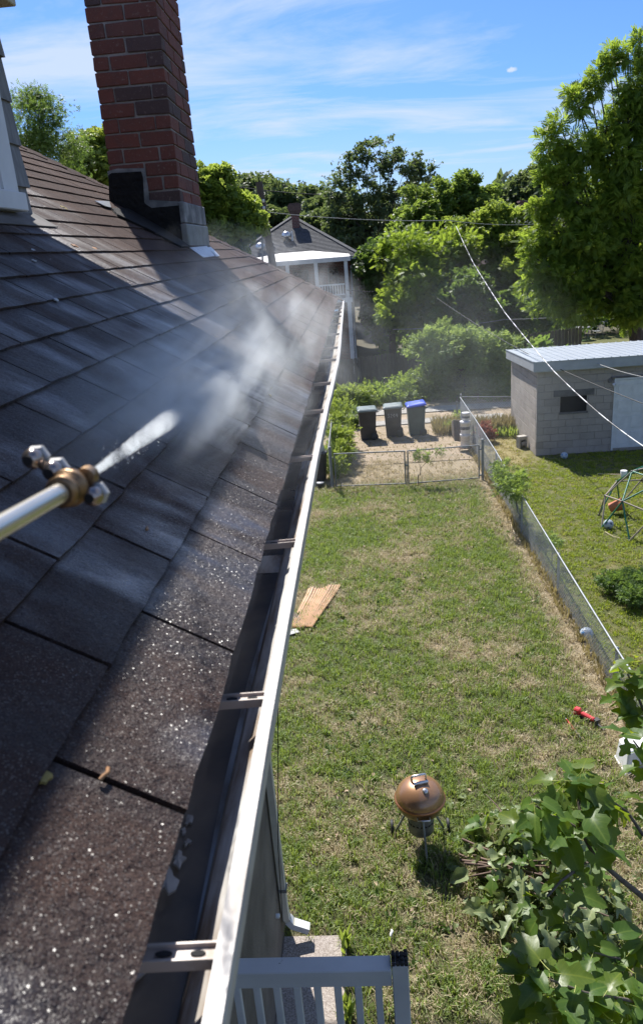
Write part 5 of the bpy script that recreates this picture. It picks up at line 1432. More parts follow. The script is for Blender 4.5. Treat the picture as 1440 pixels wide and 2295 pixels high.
# ---- utility pole and wires
pb_ = at(612, 600, 31.0); pt_ = at(580, 408, 31.0); dv = (pt_ - pb_) / (pt_.z - pb_.z); pbase = pb_ - dv * pb_.z
up_ = thing('utility_pole', 'leaning dark wooden utility pole in front of the brick house', 'pole', tuple(pbase))
mb = MB(); mb.tube([pbase, pb_, pt_], [.17, .15, .13], 12); mb.build('pole_shaft', M['pole_wood'], up_)
a = at(587, 470, 30.8); b = at(588, 580, 30.8); mb = MB(); mb.tube([a, b, Vector((b.x + .3, b.y, 0))], .035, 8); mb.build('conduit', M['galv'], up_)
mb = MB()
for dz in (0, .25): mb.lathe([(.02, 0), (.05, .02), (.05, .10), (.02, .12)], a + Vector((.08, 0, dz)), 10)
mb.build('insulator', M['white'], up_)
def wire_px(pts, r, mat, name, lab, sag=0.0, n=16, grp=None):
    P = [at(*p) if len(p) == 3 else Vector(p[:3]) for p in pts]
    out = []
    for s in range(len(P) - 1):
        for i in range(n + (1 if s == len(P) - 2 else 0)):
            t = i / n; q = P[s].lerp(P[s + 1], t); q.z -= sag * 4 * t * (1 - t); out.append(q)
    mb = MB(); mb.tube(out, r, 6, smooth=True); o = mb.build(name, mat, origin=tuple(P[0])); tag(o, lab, 'wire', grp); return o
wire_px([(586, 474, 31), (1005, 494, 33), (1230, 500, 36)], .013, M['cable_grey'], 'power_line', 'grey power line running right from the leaning pole across the trees', sag=.12)
wire_px([(588, 474, 31), (520, 498, 29), (380, 560, 27)], .013, M['cable_grey'], 'power_line', 'double grey power line running left from the leaning pole', sag=.1)
wire_px([(440, 402, 60), (735, 437, 62), (960, 462, 64)], .03, M['cable'], 'power_line', 'thin dark line against the sky above the brick house chimney', sag=.2)
wire_px([(776, 650, 37.8), (1010, 652, 38), (1440, 640, 34), (1700, 620, 32)], .020, M['cable'], 'power_line', 'thin black line level with the porch railing', sag=.1)
wire_px([(1021, 507, 38), (1060, 590, 31), (1130, 700, 24.5), (1240, 832, 19.3), (1340, 925, 16.8), (1440, 1000, 15.0), (1560, 1085, 13.2)], .013, M['cable_white'], 'service_cable', 'twisted black and white service cable slanting down across the shed', sag=.02, n=6)
wire_px([(960, 655, 36), (1080, 735, 28), (1208, 806, 22), (1440, 905, 17), (1560, 950, 15)], .010, M['cable'], 'service_cable', 'thin black cable sagging over the shed roof to its door', sag=.03, n=6)
wire_px([(880, 738, 36), (1130, 716, 34), (1440, 690, 32), (1600, 676, 31)], .014, M['cable_grey'], 'power_line', 'thin grey line low in front of the dark bushes', sag=.1)
wire_px([(1225, 782, 24), (1330, 812, 21), (1440, 845, 18.5), (1560, 880, 17)], .010, M['cable_grey'], 'service_cable', 'thin grey cable crossing the shed roof to the right', sag=.03, n=6)

# ================================================================== TREES
def unit(v): return v / np.maximum(np.linalg.norm(v, axis=-1, keepdims=True), 1e-9)
QUAD = (np.array([[0, 0, 0], [.32, .5, .05], [0, 1, -.04], [-.32, .5, .05]]), np.array([[0, 1, 2, 3]]))
def make_sprig(kind):
    """small sprays of leaves: local x across, y along, z up"""
    V = []; F = []
    def leaf(o, d, n, L, w):
        o = np.array(o, float); d = np.array(d, float); d /= np.linalg.norm(d); n = np.array(n, float); s = np.cross(d, n); s /= np.linalg.norm(s)
        b = len(V); V.extend([o, o + d * L * .5 + s * w + n * .08 * L, o + d * L, o + d * L * .5 - s * w + n * .08 * L]); F.append([b, b + 1, b + 2, b + 3])
    rr = random.Random(5)
    if kind == 'frond':          # compound leaf hanging from its stalk
        for k in range(6):
            y = .12 + .15 * k; z = -.18 * y * y
            for s in (-1, 1): leaf((0, y, z), (s, .55, -.15), (0, .1, 1), .32, .085)
        leaf((0, .98, -.17), (0, 1, -.3), (0, .4, 1), .28, .07)
    elif kind == 'broad':        # tuft of broad leaves
        for k in range(6):
            a = 2 * math.pi * k / 6 + rr.uniform(-.3, .3)
            leaf((0, .1 * rr.random(), 0), (math.cos(a), math.sin(a) + .25, rr.uniform(-.5, .4)), (rr.uniform(-.3, .3), rr.uniform(-.3, .3), 1), rr.uniform(.75, 1.1), .30)
    elif kind == 'twig':         # leafy twig, alternate leaves
        for k in range(7):
            s = 1 if k % 2 else -1
            leaf((0, .14 * k, .02 * k), (s * .8, .6, rr.uniform(-.4, .3)), (rr.uniform(-.4, .4), rr.uniform(-.4, .4), 1), rr.uniform(.34, .46), .12)
    return np.array(V), np.array(F)
SPRIG = {k: make_sprig(k) for k in ('frond', 'broad', 'twig')}
def scatter(points, out_dir, size, kind, droop=0.3, up=0.7, jit=.8, rng=RNG):
    V0, F0 = SPRIG[kind]; n = len(points)
    d = unit(out_dir + rng.normal(0, jit, (n, 3)) * .6 + np.array([0, 0, -droop]))
    nn = unit(np.array([0, 0, up]) + rng.normal(0, .5, (n, 3)) + out_dir * .4)
    x = unit(np.cross(d, nn)); z = np.cross(x, d)
    s = size * rng.uniform(.7, 1.3, n)
    V = points[:, None, :] + s[:, None, None] * (V0[None, :, 0:1] * x[:, None, :] + V0[None, :, 1:2] * d[:, None, :] + V0[None, :, 2:3] * z[:, None, :])
    k = len(V0)
    F = (F0[None] + (np.arange(n) * k)[:, None, None]).reshape(-1, 4)
    rnd = np.repeat(rng.uniform(0, 1, n)[:, None] * .7 + rng.uniform(0, .3, (n, 1)), k, 1).ravel()
    return V.reshape(-1, 3), F, rnd
def blob(px, py, rx, rz, Y, depth=1.0):
    c = at(px, py, Y); k = Y / FPX * 1.03
    return (np.array(c), np.array([rx * k, rx * k * depth, rz * k]))
def tree(name, lab, cat, blobs, mat, n_clump, per, size, kind, base=None, trunk=.16, grp=None, cl_r=.6, droop=.3, bark='bark', limbs=True, shell=.45, sprig_twigs=0):
    """blobs: crown lobes; each holds clumps; each clump holds leaf sprays; limbs run from trunk to the clumps"""
    cs = np.array([b[0] for b in blobs]); vol = np.array([np.prod(b[1]) ** .67 for b in blobs]); pr = vol / vol.sum()
    if base is None: base = (cs[:, 0].mean(), cs[:, 1].mean())
    b3 = Vector((base[0], base[1], 0)); t = thing(name, lab, cat, tuple(b3), grp)
    V = []; F = []; Rn = []; off = 0; tips = []
    for bi, (c, r) in enumerate(blobs):
        m = max(4, int(round(n_clump * pr[bi])))
        u = unit(RNG.normal(0, 1, (m, 3))); rad = RNG.uniform(shell, 1.0, (m, 1)) ** .7
        ctr = c + u * rad * r * RNG.uniform(.75, 1.22, (m, 1))
        ctr[:, 2] = np.maximum(ctr[:, 2], .25)
        for q in range(m):
            n = int(per * RNG.uniform(.6, 1.4)); cr_ = cl_r * RNG.uniform(.6, 1.25)
            e = unit(RNG.normal(0, 1, (n, 3))); p = ctr[q] + e * (RNG.uniform(.05, 1, (n, 1)) ** .55) * np.array([cr_, cr_, cr_ * .72])
            p[:, 2] = np.maximum(p[:, 2], .06)
            o = unit(e + u[q] * .9)
            v, f, rn = scatter(p, o, size, kind, droop)
            V.append(v); F.append(f + off); Rn.append(np.clip(rn * .6 + RNG.uniform(0, .5) ** 1.2, 0, 1)); off += len(v)
            tips.append((Vector(ctr[q]), cr_, bi))
    V = np.concatenate(V); F = np.concatenate(F); Rn = np.concatenate(Rn)
    me = fast_mesh('crown', V - np.array(b3), F, mat, Rn); link('crown', me, t)
    if limbs:
        zc = min(c[2] for c, r in blobs); zt = max(.3, min((cs[:, 2].mean()) * .55, zc))
        fork = Vector((b3.x + (cs[:, 0].mean() - b3.x) * .3, b3.y + (cs[:, 1].mean() - b3.y) * .3, zt))
        mb = MB(); mb.tube([b3 - Vector((0, 0, .1)), b3 + Vector((0, 0, .3)), b3.lerp(fork, .6), fork], [trunk * 1.35, trunk, trunk * .85, trunk * .75], 10); tr = mb.build('trunk', M[bark], t)
        mb = MB()
        for bi, (c, r) in enumerate(blobs):
            bc = Vector(c) - Vector((0, 0, r[2] * .35))
            mid = fork.lerp(bc, .5) + Vector((RNG.normal(0, .1), RNG.normal(0, .1), .15)) * (bc - fork).length * .3
            mb.tube([fork, mid, bc], [trunk * .42, trunk * .16, trunk * .05], 7)
            mine = [tp for tp in tips if tp[2] == bi]
            for tp, cr_, _ in mine[:14]:
                m2 = bc.lerp(tp, .5) + Vector((RNG.normal(0, .08), RNG.normal(0, .08), .05))
                mb.tube([bc, m2, tp], [trunk * .08, trunk * .055, trunk * .02], 5)
        mb.build('limbs', M[bark], t)
    return t
# left of and behind the chimney
tree('leafy_tree', 'dark green tree with an upright top between dormer and chimney', 'tree', [blob(60, 300, 75, 75, 22), blob(85, 255, 45, 50, 22), blob(66, 215, 16, 32, 22), blob(130, 330, 60, 50, 22.5), blob(20, 330, 70, 80, 22)], M['lf_dark'], 120, 64, .105, 'twig', cl_r=.42, base=(-9.6, 22.3))
tree('leafy_tree', 'yellow-green tree directly left of the brick chimney', 'tree', [blob(205, 350, 40, 36, 27), blob(232, 325, 26, 22, 27), blob(215, 395, 60, 45, 27), blob(262, 380, 45, 60, 27)], M['lf_yellow'], 75, 50, .16, 'broad', cl_r=.45, base=(-8.6, 27))
tree('leafy_tree', 'bright yellow-green tree right of the brick chimney', 'tree', [blob(480, 400, 34, 36, 28), blob(465, 460, 60, 55, 28), blob(525, 470, 44, 40, 28.5), blob(540, 520, 46, 42, 28), blob(480, 530, 70, 50, 28), blob(432, 430, 50, 60, 28)], M['lf_bright'], 150, 50, .15, 'broad', cl_r=.42, base=(-4.6, 28.2))
# far line
tree('distant_tree', 'hazy dark tree behind the leaning utility pole', 'tree', [blob(545, 440, 42, 34, 74), blob(585, 452, 40, 32, 75), blob(555, 490, 60, 40, 74)], M['lf_far'], 80, 80, .34, 'broad', cl_r=1.2, trunk=.3)
tree('distant_tree', 'rounded dark tree behind the brick house chimney', 'tree', [blob(640, 455, 52, 32, 70), blob(690, 468, 50, 34, 70), blob(640, 500, 80, 44, 69), blob(610, 470, 40, 34, 70)], M['lf_far'], 110, 80, .30, 'broad', cl_r=1.1, trunk=.3)
tree('distant_tree', 'dark tree between the grey hip roof and the big oak', 'tree', [blob(725, 480, 44, 40, 66), blob(745, 520, 60, 46, 62), blob(700, 505, 44, 34, 64), blob(790, 525, 50, 44, 60)], M['lf_far'], 110, 80, .28, 'broad', cl_r=1.0, trunk=.3)
tree('distant_tree', 'dark distant tree above the wide brown chimney', 'tree', [blob(1120, 448, 46, 26, 70), blob(1165, 430, 46, 28, 70), blob(1215, 420, 50, 34, 70), blob(1150, 470, 90, 34, 70)], M['lf_far'], 100, 80, .30, 'broad', cl_r=1.1, trunk=.3)
# the open-crowned oak
ob_ = [(852, 345, 40, 26), (812, 345, 26, 20), (790, 372, 28, 22), (770, 400, 24, 22), (752, 425, 22, 20), (772, 445, 36, 24), (830, 385, 34, 24), (880, 355, 26, 20), (905, 372, 30, 22), (930, 362, 20, 18), (945, 385, 26, 18), (918, 405, 30, 20), (880, 420, 26, 18), (895, 455, 26, 16), (845, 430, 30, 20), (800, 470, 44, 26), (840, 480, 36, 26), (760, 480, 34, 26), (870, 500, 36, 24), (820, 520, 60, 34), (962, 392, 16, 14)]
tree('oak_tree', 'tall open-crowned oak with bare forks against the sky', 'tree', [blob(x, y, a * 1.15, b * 1.15, 58) for x, y, a, b in ob_], M['lf_oak'], 190, 30, .17, 'broad', cl_r=.60, trunk=.24, base=(tuple(at(850, 560, 58))[:2]), shell=.3)
# the green mass behind the alley
tree('leafy_tree', 'light olive tree with feathery top left of the service cable', 'tree', [blob(960, 470, 62, 48, 46), blob(1020, 430, 40, 34, 46), blob(1045, 418, 26, 26, 46), blob(930, 520, 60, 46, 45), blob(1010, 500, 70, 46, 46), blob(1080, 460, 40, 36, 46)], M['lf_mid'], 240, 44, .16, 'broad', cl_r=.46, trunk=.2)
tree('leafy_tree', 'dense dark tree right of the brick house downspout', 'tree', [blob(850, 590, 46, 46, 40), blob(880, 640, 60, 50, 40), blob(860, 690, 50, 60, 40), blob(900, 570, 50, 40, 41)], M['lf_dark'], 150, 60, .17, 'broad', cl_r=.55, trunk=.2)
tree('leafy_tree', 'bright green tree in front of the pinkish house', 'tree', [blob(905, 555, 54, 36, 38), blob(960, 580, 60, 46, 38), blob(930, 640, 70, 50, 37), blob(1000, 560, 60, 44, 39), blob(900, 690, 54, 46, 37), blob(960, 690, 60, 46, 37)], M['lf_walnut'], 360, 30, .23, 'frond', cl_r=.42, trunk=.2, droop=.05)
tree('leafy_tree', 'bright green tree behind the middle of the service cable', 'tree', [blob(1080, 520, 66, 40, 40), blob(1130, 500, 56, 36, 40), blob(1160, 560, 70, 60, 39), blob(1070, 590, 66, 56, 39), blob(1120, 640, 70, 54, 38), blob(1190, 620, 60, 60, 38)], M['lf_bright'], 300, 44, .16, 'broad', cl_r=.44, trunk=.2)
tree('leafy_tree', 'dark low tree between service cable and walnut tree', 'tree', [blob(1040, 650, 60, 44, 36), blob(1010, 700, 60, 40, 35.5), blob(1090, 700, 60, 40, 36), blob(1150, 700, 60, 44, 36)], M['lf_dark'], 140, 60, .17, 'broad', cl_r=.52, trunk=.16)
wb_ = [(1432, 130, 14, 34), (1412, 195, 36, 40), (1360, 225, 22, 26), (1440, 250, 50, 50), (1385, 280, 46, 40), (1330, 290, 34, 30), (1290, 340, 40, 34), (1350, 350, 60, 46), (1262, 348, 18, 18), (1430, 370, 60, 70), (1250, 405, 36, 34), (1232, 440, 28, 30), (1300, 440, 60, 54), (1380, 450, 70, 64), (1250, 510, 54, 50), (1320, 540, 70, 60), (1420, 560, 70, 70), (1222, 580, 50, 44), (1280, 620, 64, 50), (1360, 650, 70, 50), (1440, 670, 60, 50), (1235, 670, 54, 44), (1205, 630, 40, 40), (1300, 690, 60, 30), (1400, 700, 50, 30), (1350, 122, 9, 10), (1345, 152, 12, 14), (1316, 174, 10, 10), (1300, 200, 14, 12), (1262, 212, 10, 9), (1275, 235, 16, 14), (1230, 278, 13, 10), (1210, 310, 10, 8), (1206, 338, 16, 12), (1385, 130, 16, 18), (1410, 95, 10, 16), (1225, 372, 22, 14), (1205, 395, 12, 10), (1245, 320, 18, 16), (1196, 470, 14, 16), (1185, 545, 16, 14), (1500, 400, 80, 100), (1510, 250, 60, 70), (1520, 580, 80, 80)]
tree('walnut_tree', 'huge walnut tree with drooping leaf sprays filling the right edge', 'tree', [blob(x + 22 * max(0, min(1, (520 - y) / 150)), y, a * .80, b * .80, 31, .9) for x, y, a, b in wb_], M['lf_walnut'], 780, 34, .25, 'frond', cl_r=.42, trunk=.34, base=(11.8, 32), droop=.05, shell=.45)
# ---- bushes
tree('bush', 'light green bush arching over the fence behind the bins', 'bush', [blob(1000, 765, 66, 30, 30.5), blob(1060, 770, 60, 34, 30.5), blob(1090, 790, 54, 34, 30.3), blob(965, 790, 40, 26, 30.5), blob(1030, 810, 60, 40, 30.6), blob(1100, 830, 50, 34, 30.5)], M['lf_shrub'], 150, 34, .24, 'twig', cl_r=.42, trunk=.07, limbs=True, droop=.35)
tree('bush', 'grey-green bush in the spray mist behind the bins', 'bush', [blob(885, 872, 40, 22, 30.8), blob(850, 880, 26, 22, 30.8), blob(925, 866, 36, 32, 30.6), blob(970, 860, 50, 40, 30.8), blob(870, 900, 60, 30, 30.5), blob(1000, 880, 50, 30, 30.5), blob(1090, 880, 60, 30, 30.2)], M['lf_mid'], 130, 34, .22, 'twig', cl_r=.40, trunk=.06, droop=.3)
tree('vine_bush', 'vine-topped low bush in front of the wooden fence', 'bush', [blob(770, 886, 28, 12, 29.5), blob(800, 882, 30, 12, 29.5), blob(765, 906, 26, 22, 29.5), blob(815, 900, 24, 26, 29.4), blob(785, 920, 50, 24, 29.4)], M['lf_bright'], 90, 30, .18, 'twig', cl_r=.32, trunk=.05)
tree('climbing_hedge', 'bright green climbing hedge on the fence left of the driveway', 'hedge', [blob(757, 920, 17, 22, 23.6), blob(757, 950, 22, 26, 22.6), blob(762, 985, 24, 26, 21.6), blob(760, 1015, 22, 26, 20.8), blob(752, 1040, 20, 24, 20.0), blob(745, 1000, 16, 40, 21.5)], M['lf_bright'], 110, 26, .13, 'twig', cl_r=.22, trunk=.04, limbs=True, base=(-.75, 21.6))
tree('young_bush', 'small grey-green shrub behind the leftmost bin', 'bush', [blob(800, 935, 16, 20, 26.0), blob(790, 948, 14, 12, 26.0)], M['lf_shrub'], 22, 24, .13, 'twig', cl_r=.2, trunk=.03)
tree('fence_vine', 'leafy vine climbing over the middle of the long chain-link fence', 'vine', [blob(1128, 1062, 22, 18, 15.9), blob(1150, 1078, 24, 18, 15.4), blob(1120, 1045, 12, 12, 16.4), blob(1170, 1100, 16, 14, 14.9), blob(1135, 1090, 20, 16, 15.2)], M['lf_mid'], 60, 16, .10, 'twig', cl_r=.16, trunk=.02, base=(3.25, 15.4))
tree('gate_vine', 'thin vine trailing on the top tube of the right gate leaf', 'vine', [blob(945, 1018, 14, 8, 18.8), blob(965, 1022, 8, 14, 18.8), blob(985, 1005, 8, 8, 18.8), blob(930, 1022, 8, 6, 18.8)], M['lf_mid'], 16, 14, .08, 'twig', cl_r=.11, trunk=.012, base=(1.35, 18.8))
tree('low_bush', 'rounded dark bush on the neighbouring lawn beside the near fence', 'bush', [blob(1405, 1335, 40, 22, 11.9), blob(1365, 1322, 18, 12, 12.1), blob(1425, 1365, 34, 22, 11.5), blob(1455, 1340, 50, 28, 11.9)], M['lf_dark'], 90, 26, .095, 'twig', cl_r=.15, trunk=.03)
tree('red_shrub', 'small red-leaved shrub between the long fence and the shed', 'shrub', [blob(1084, 968, 14, 11, 22.9), blob(1094, 972, 10, 9, 22.8), blob(1088, 956, 9, 7, 23.0)], M['lf_red'], 34, 26, .10, 'twig', cl_r=.14, trunk=.02)
tree('small_weed', 'pale leafy weed at the near foot of the dome shadow', 'weed', [blob(1231, 1200, 7, 6, 13.4), blob(1243, 1213, 9, 4, 13.1)], M['lf_shrub'], 6, 12, .09, 'twig', cl_r=.1, trunk=.008)
tree('leafy_weed', 'tall weed clump by the lone steel post', 'weed', [blob(1012, 965, 10, 16, 24.2), blob(1030, 938, 14, 10, 25.4), blob(1008, 955, 8, 12, 24.6)], M['lf_bright'], 24, 16, .12, 'twig', cl_r=.16, trunk=.012)
for px, py, Y, lab in ((1175, 780, 33, 'low leafy shrub rising behind the left end of the shed roof'), (1215, 770, 35, 'small pale shrub on the shaded lawn behind the shed')):
    tree('small_shrub', lab, 'shrub', [blob(px, py, 34, 26, Y), blob(px + 16, py + 12, 26, 20, Y)], M['lf_shrub'], 30, 24, .2, 'twig', cl_r=.3, trunk=.03)
# shaded understorey behind the alley: reads as one mass
def mass(name, boxes, mat, n, size, kind):
    V = []; F = []; Rn = []; off = 0
    for (x0, x1, y0, y1, z0, z1) in boxes:
        m = int(n * (x1 - x0) * (z1 - z0)); p = np.stack([RNG.uniform(x0, x1, m), RNG.uniform(y0, y1, m), z0 + (z1 - z0) * RNG.uniform(0, 1, m) ** .8], 1)
        p[:, 2] *= .75 + .5 * np.sin(p[:, 0] * .9 + 1.3) ** 2 * RNG.uniform(.6, 1, m)
        v, f, r = scatter(p, unit(RNG.normal(0, 1, (m, 3)) + np.array([0, -.8, .3])), size, kind, .2); V.append(v); F.append(f + off); Rn.append(r); off += len(v)
    o = link(name, fast_mesh(name, np.concatenate(V), np.concatenate(F), mat, np.concatenate(Rn))); return tag(o, kind='stuff')
mass('undergrowth', [(2.6, 9, 30.8, 32.2, 0, 1.6), (9, 24, 46, 49, 0, 3.0), (1, 12, 40, 44, 0, 2.2), (-3, 2, 30.0, 31.0, 0, .5)], M['lf_dark'], 26, .34, 'broad')
mass('distant_woods', [(-110, 120, 92, 104, 0, 10.5), (-60, -8, 60, 66, 0, 8), (30, 70, 52, 60, 0, 9)], M['lf_far'], 5.5, 1.3, 'broad')
# tall dry weeds behind the red shrub
def weeds(name, x0, x1, y0, y1, n, h, mat):
    p = np.stack([RNG.uniform(x0, x1, n), RNG.uniform(y0, y1, n), np.zeros(n)], 1); hh = h * RNG.uniform(.5, 1.1, n)
    V = np.zeros((n, 4, 3)); l = RNG.normal(0, .22, (n, 2)); a = RNG.uniform(0, 6.28, n); w = .012
    s = np.stack([np.cos(a) * w, np.sin(a) * w, np.zeros(n)], 1); tip = p + np.stack([l[:, 0] * hh, l[:, 1] * hh, hh], 1); mid = p + np.stack([l[:, 0] * hh * .3, l[:, 1] * hh * .3, hh * .55], 1)
    V = np.stack([p - s, mid + s * 1.6, tip, mid - s * 1.6], 1)
    F = (np.arange(n)[:, None] * 4 + np.arange(4)[None])
    o = link(name, fast_mesh(name, V.reshape(-1, 3), F, mat, np.repeat(RNG.uniform(0, 1, n), 4))); return tag(o, kind='stuff')
weeds('dry_weeds', 3.35, 4.85, 23.6, 24.5, 1500, .55, M['lf_weed'])
weeds('dry_weeds', 2.3, 3.2, 23.9, 25.4, 700, .45, M['lf_weed'])
weeds('green_weeds', 3.3, 4.8, 23.2, 24.3, 700, .35, M['lf_bright'])
weeds('fence_line_weeds', 3.08, 3.32, 5, 24, 1800, .20, M['lf_weed'])
weeds('driveway_weeds', -.9, 3.0, 19.0, 24.9, 700, .08, M['lf_weed'])
weeds('slab_weeds', -.46, -.38, 2.6, 5.2, 160, .22, M['lf_bright'])

# ---- garden table and chairs in the shade
tg = gp(1300, 762)
tbl = thing('garden_table', 'round dark metal garden table in the shade of the walnut tree', 'table', (tg.x, tg.y, 0))
mb = MB(); mb.lathe([(.01, .70), (.50, .70), (.52, .715), (.50, .73), (.01, .73)], (tg.x, tg.y, 0), 24); mb.build('tabletop', M['galv_dull'], tbl)
for q in range(4):
    a = R(45 + 90 * q); mb = MB(); mb.tube([(tg.x + .42 * math.cos(a), tg.y + .42 * math.sin(a), .7), (tg.x + .46 * math.cos(a), tg.y + .46 * math.sin(a), 0)], .02, 6); mb.build('leg', M['galv_dull'], tbl)
def chair(x, y, rz, lab):
    t = thing('garden_chair', lab, 'chair', (x, y, 0), 'metal chairs around the garden table', 0); c_, s_ = math.cos(rz), math.sin(rz)
    def P(a, b, z): return (x + a * c_ - b * s_, y + a * s_ + b * c_, z)
    mb = MB(); mb.prism([P(-.24, -.22, .42), P(.24, -.22, .42), P(.24, .22, .42), P(-.24, .22, .42)], (0, 0, .02)); mb.build('seat', M['galv_dull'], t)
    mb = MB(); mb.tube([P(-.24, .22, .42), P(-.25, .28, .75), P(-.15, .30, .92), P(.15, .30, .92), P(.25, .28, .75), P(.24, .22, .42)], .018, 6); mb.tube([P(-.1, .24, .43), P(-.1, .30, .91)], .008, 5); mb.tube([P(.1, .24, .43), P(.1, .30, .91)], .008, 5); mb.build('backrest', M['galv_dull'], t)
    for a in (-1, 1):
        mb = MB(); mb.tube([P(a * .25, .26, .64), P(a * .27, -.15, .62), P(a * .26, -.22, .42)], .014, 6); mb.build('armrest', M['galv_dull'], t)
        for b in (-1, 1): mb = MB(); mb.tube([P(a * .23, b * .2, .42), P(a * .26, b * .25, 0)], .015, 6); mb.build('leg', M['galv_dull'], t)
    return t
chair(tg.x - .95, tg.y + .1, R(80), 'metal garden chair left of the garden table'); chair(tg.x + .95, tg.y + .15, R(-75), 'metal garden chair right of the garden table')
# ================================================================== GRASS
def tuft(name, mat, n, h, rad, w, seed):
    g = np.random.default_rng(seed); V = []; F = []; Rn = []
    for i in range(n):
        a = g.uniform(0, 6.28); r = rad * g.uniform(0, 1) ** .6; b = np.array([r * math.cos(a), r * math.sin(a), -.005])
        hh = h * g.uniform(.45, 1.1); la = a + g.normal(0, .9); ln = hh * g.uniform(.15, .95)
        d = np.array([math.cos(la), math.sin(la), 0]); s = np.array([-d[1], d[0], 0]) * w * g.uniform(.7, 1.2)
        m = b + d * ln * .3 + np.array([0, 0, hh * .62]); t = b + d * ln + np.array([0, 0, hh * g.uniform(.55, 1.0)])
        k = len(V); V += [b - s, b + s, m + s * .8, m - s * .8, t]; F += [[k, k + 1, k + 2, k + 3]]; F += [[k + 3, k + 2, k + 4, k + 4]]
        Rn += [g.uniform(0, 1)] * 5
    me = bpy.data.meshes.new(name)
    me.from_pydata([tuple(v) for v in V], [], [f if f[2] != f[3] else f[:3] for f in F])
    a = me.attributes.new('rnd', 'FLOAT', 'POINT'); a.data.foreach_set('value', np.array(Rn, dtype=np.float32))
    me.materials.append(mat)
    return bpy.data.objects.new(name, me)
def grass_on(name, surf_src, mat, dens_fn, dmax, h, seed, w=.0032, n=22, rad=.06, region=None):
    """geometry-nodes scatter of tufts over a copy of the lawn sheet"""
    src = bpy.data.collections.new(name + '_tufts')
    for i in range(5): src.objects.link(tuft('grass_tuft', mat, n, h * (.75 + .14 * i), rad, w, seed + i))
    me = surf_src.data.copy(); me.name = name
    at_ = me.attributes.new('dens', 'FLOAT', 'POINT')
    at_.data.foreach_set('value', np.array([dens_fn(*v.co[:2]) for v in me.vertices], dtype=np.float32))
    o = link(name, me); tag(o, kind='stuff')
    ng = bpy.data.node_groups.new(name, 'GeometryNodeTree')
    ng.interface.new_socket('Geometry', in_out='INPUT', socket_type='NodeSocketGeometry'); ng.interface.new_socket('Geometry', in_out='OUTPUT', socket_type='NodeSocketGeometry')
    N = ng.nodes; L = ng.links
    gi = N.new('NodeGroupInput'); go = N.new('NodeGroupOutput')
    dist = N.new('GeometryNodeDistributePointsOnFaces'); dist.inputs['Seed'].default_value = seed
    na = N.new('GeometryNodeInputNamedAttribute'); na.data_type = 'FLOAT'; na.inputs['Name'].default_value = 'dens'
    mu = N.new('ShaderNodeMath'); mu.operation = 'MULTIPLY'; mu.inputs[1].default_value = dmax
    L.new(na.outputs[0], mu.inputs[0]); L.new(mu.outputs[0], dist.inputs['Density']); L.new(gi.outputs[0], dist.inputs['Mesh'])
    ci = N.new('GeometryNodeCollectionInfo'); ci.inputs['Collection'].default_value = src; ci.inputs['Separate Children'].default_value = True; ci.inputs['Reset Children'].default_value = True
    ins = N.new('GeometryNodeInstanceOnPoints'); ins.inputs['Pick Instance'].default_value = True
    L.new(dist.outputs['Points'], ins.inputs['Points']); L.new(ci.outputs[0], ins.inputs['Instance'])
    rv = N.new('FunctionNodeRandomValue'); rv.data_type = 'FLOAT_VECTOR'; rv.inputs[0].default_value = (-.12, -.12, 0); rv.inputs[1].default_value = (.12, .12, 6.283)
    L.new(rv.outputs[0], ins.inputs['Rotation'])
    r2 = N.new('FunctionNodeRandomValue'); r2.data_type = 'FLOAT'; r2.inputs[2].default_value = .45; r2.inputs[3].default_value = 1.6; r2.inputs['Seed'].default_value = 3
    L.new(r2.outputs[1], ins.inputs['Scale'])
    L.new(ins.outputs[0], go.inputs[0])
    md = o.modifiers.new('scatter', 'NODES'); md.node_group = ng
    return o
def nz(x, y, s, o=0.0): return noise.noise(Vector((x * s + o, y * s, o * 1.7 + 5)))
def dens_yard(x, y):
    if (x < -.98 and y < 5.5) or (x < -3.3 and y < 7.7): return 0
    if -1.0 < x < .06 and 1.1 < y < 5.22 and (x < -.42 or y < 4.36): return 0
    v = .85 + .5 * nz(x, y, .9) + .35 * nz(x, y, 2.7, 3)
    v -= .55 * max(0, min(1, (x - 2.75) / .35)); v -= .75 * max(0, min(1, (y - 18.3) / 1.6))
    return max(.05, min(1, v))
def dens_n(x, y):
    if SX0 - .05 < x and SY0 - .05 < y: return 0
    v = .9 + .25 * nz(x, y, .8, 2); v -= .5 * max(0, min(1, (y - 19.6) / 1)) * (1 if x < 4.9 else 0)
    return max(.08, min(1, v))
grass_on('lawn_grass', yard, M['blade'], dens_yard, 240, .088, 20, w=.0036)
grass_on('neighbour_grass', nyard, M['nblade'], dens_n, 120, .055, 40, w=.0045)
# few fallen leaves on the lawn: nobody would count them
def litter():
    n = 260; x = RNG.uniform(-.9, 3.1, n); y = RNG.uniform(4.4, 18, n) ** 1.0
    keep = ~((x < .1) & (y < 5.3)); x, y = x[keep], y[keep]; n = len(x)
    V, F, r = scatter(np.stack([x, y, np.full(n, .045)], 1), unit(RNG.normal(0, 1, (n, 3)) * np.array([1, 1, .15])), .055, 'broad', 0)
    k = len(SPRIG['broad'][0]); V = V.reshape(n, k, 3)[:, :4].reshape(-1, 3); F = (np.arange(n)[:, None] * 4 + np.arange(4)[None])
    o = link('fallen_leaves', fast_mesh('fallen_leaves', V, F, M['debris2'])); tag(o, kind='stuff')
M['debris2'] = simple('dry_leaf', (0.34, 0.25, 0.16), (0.46, 0.34, 0.24), 30, 0.8)
litter()
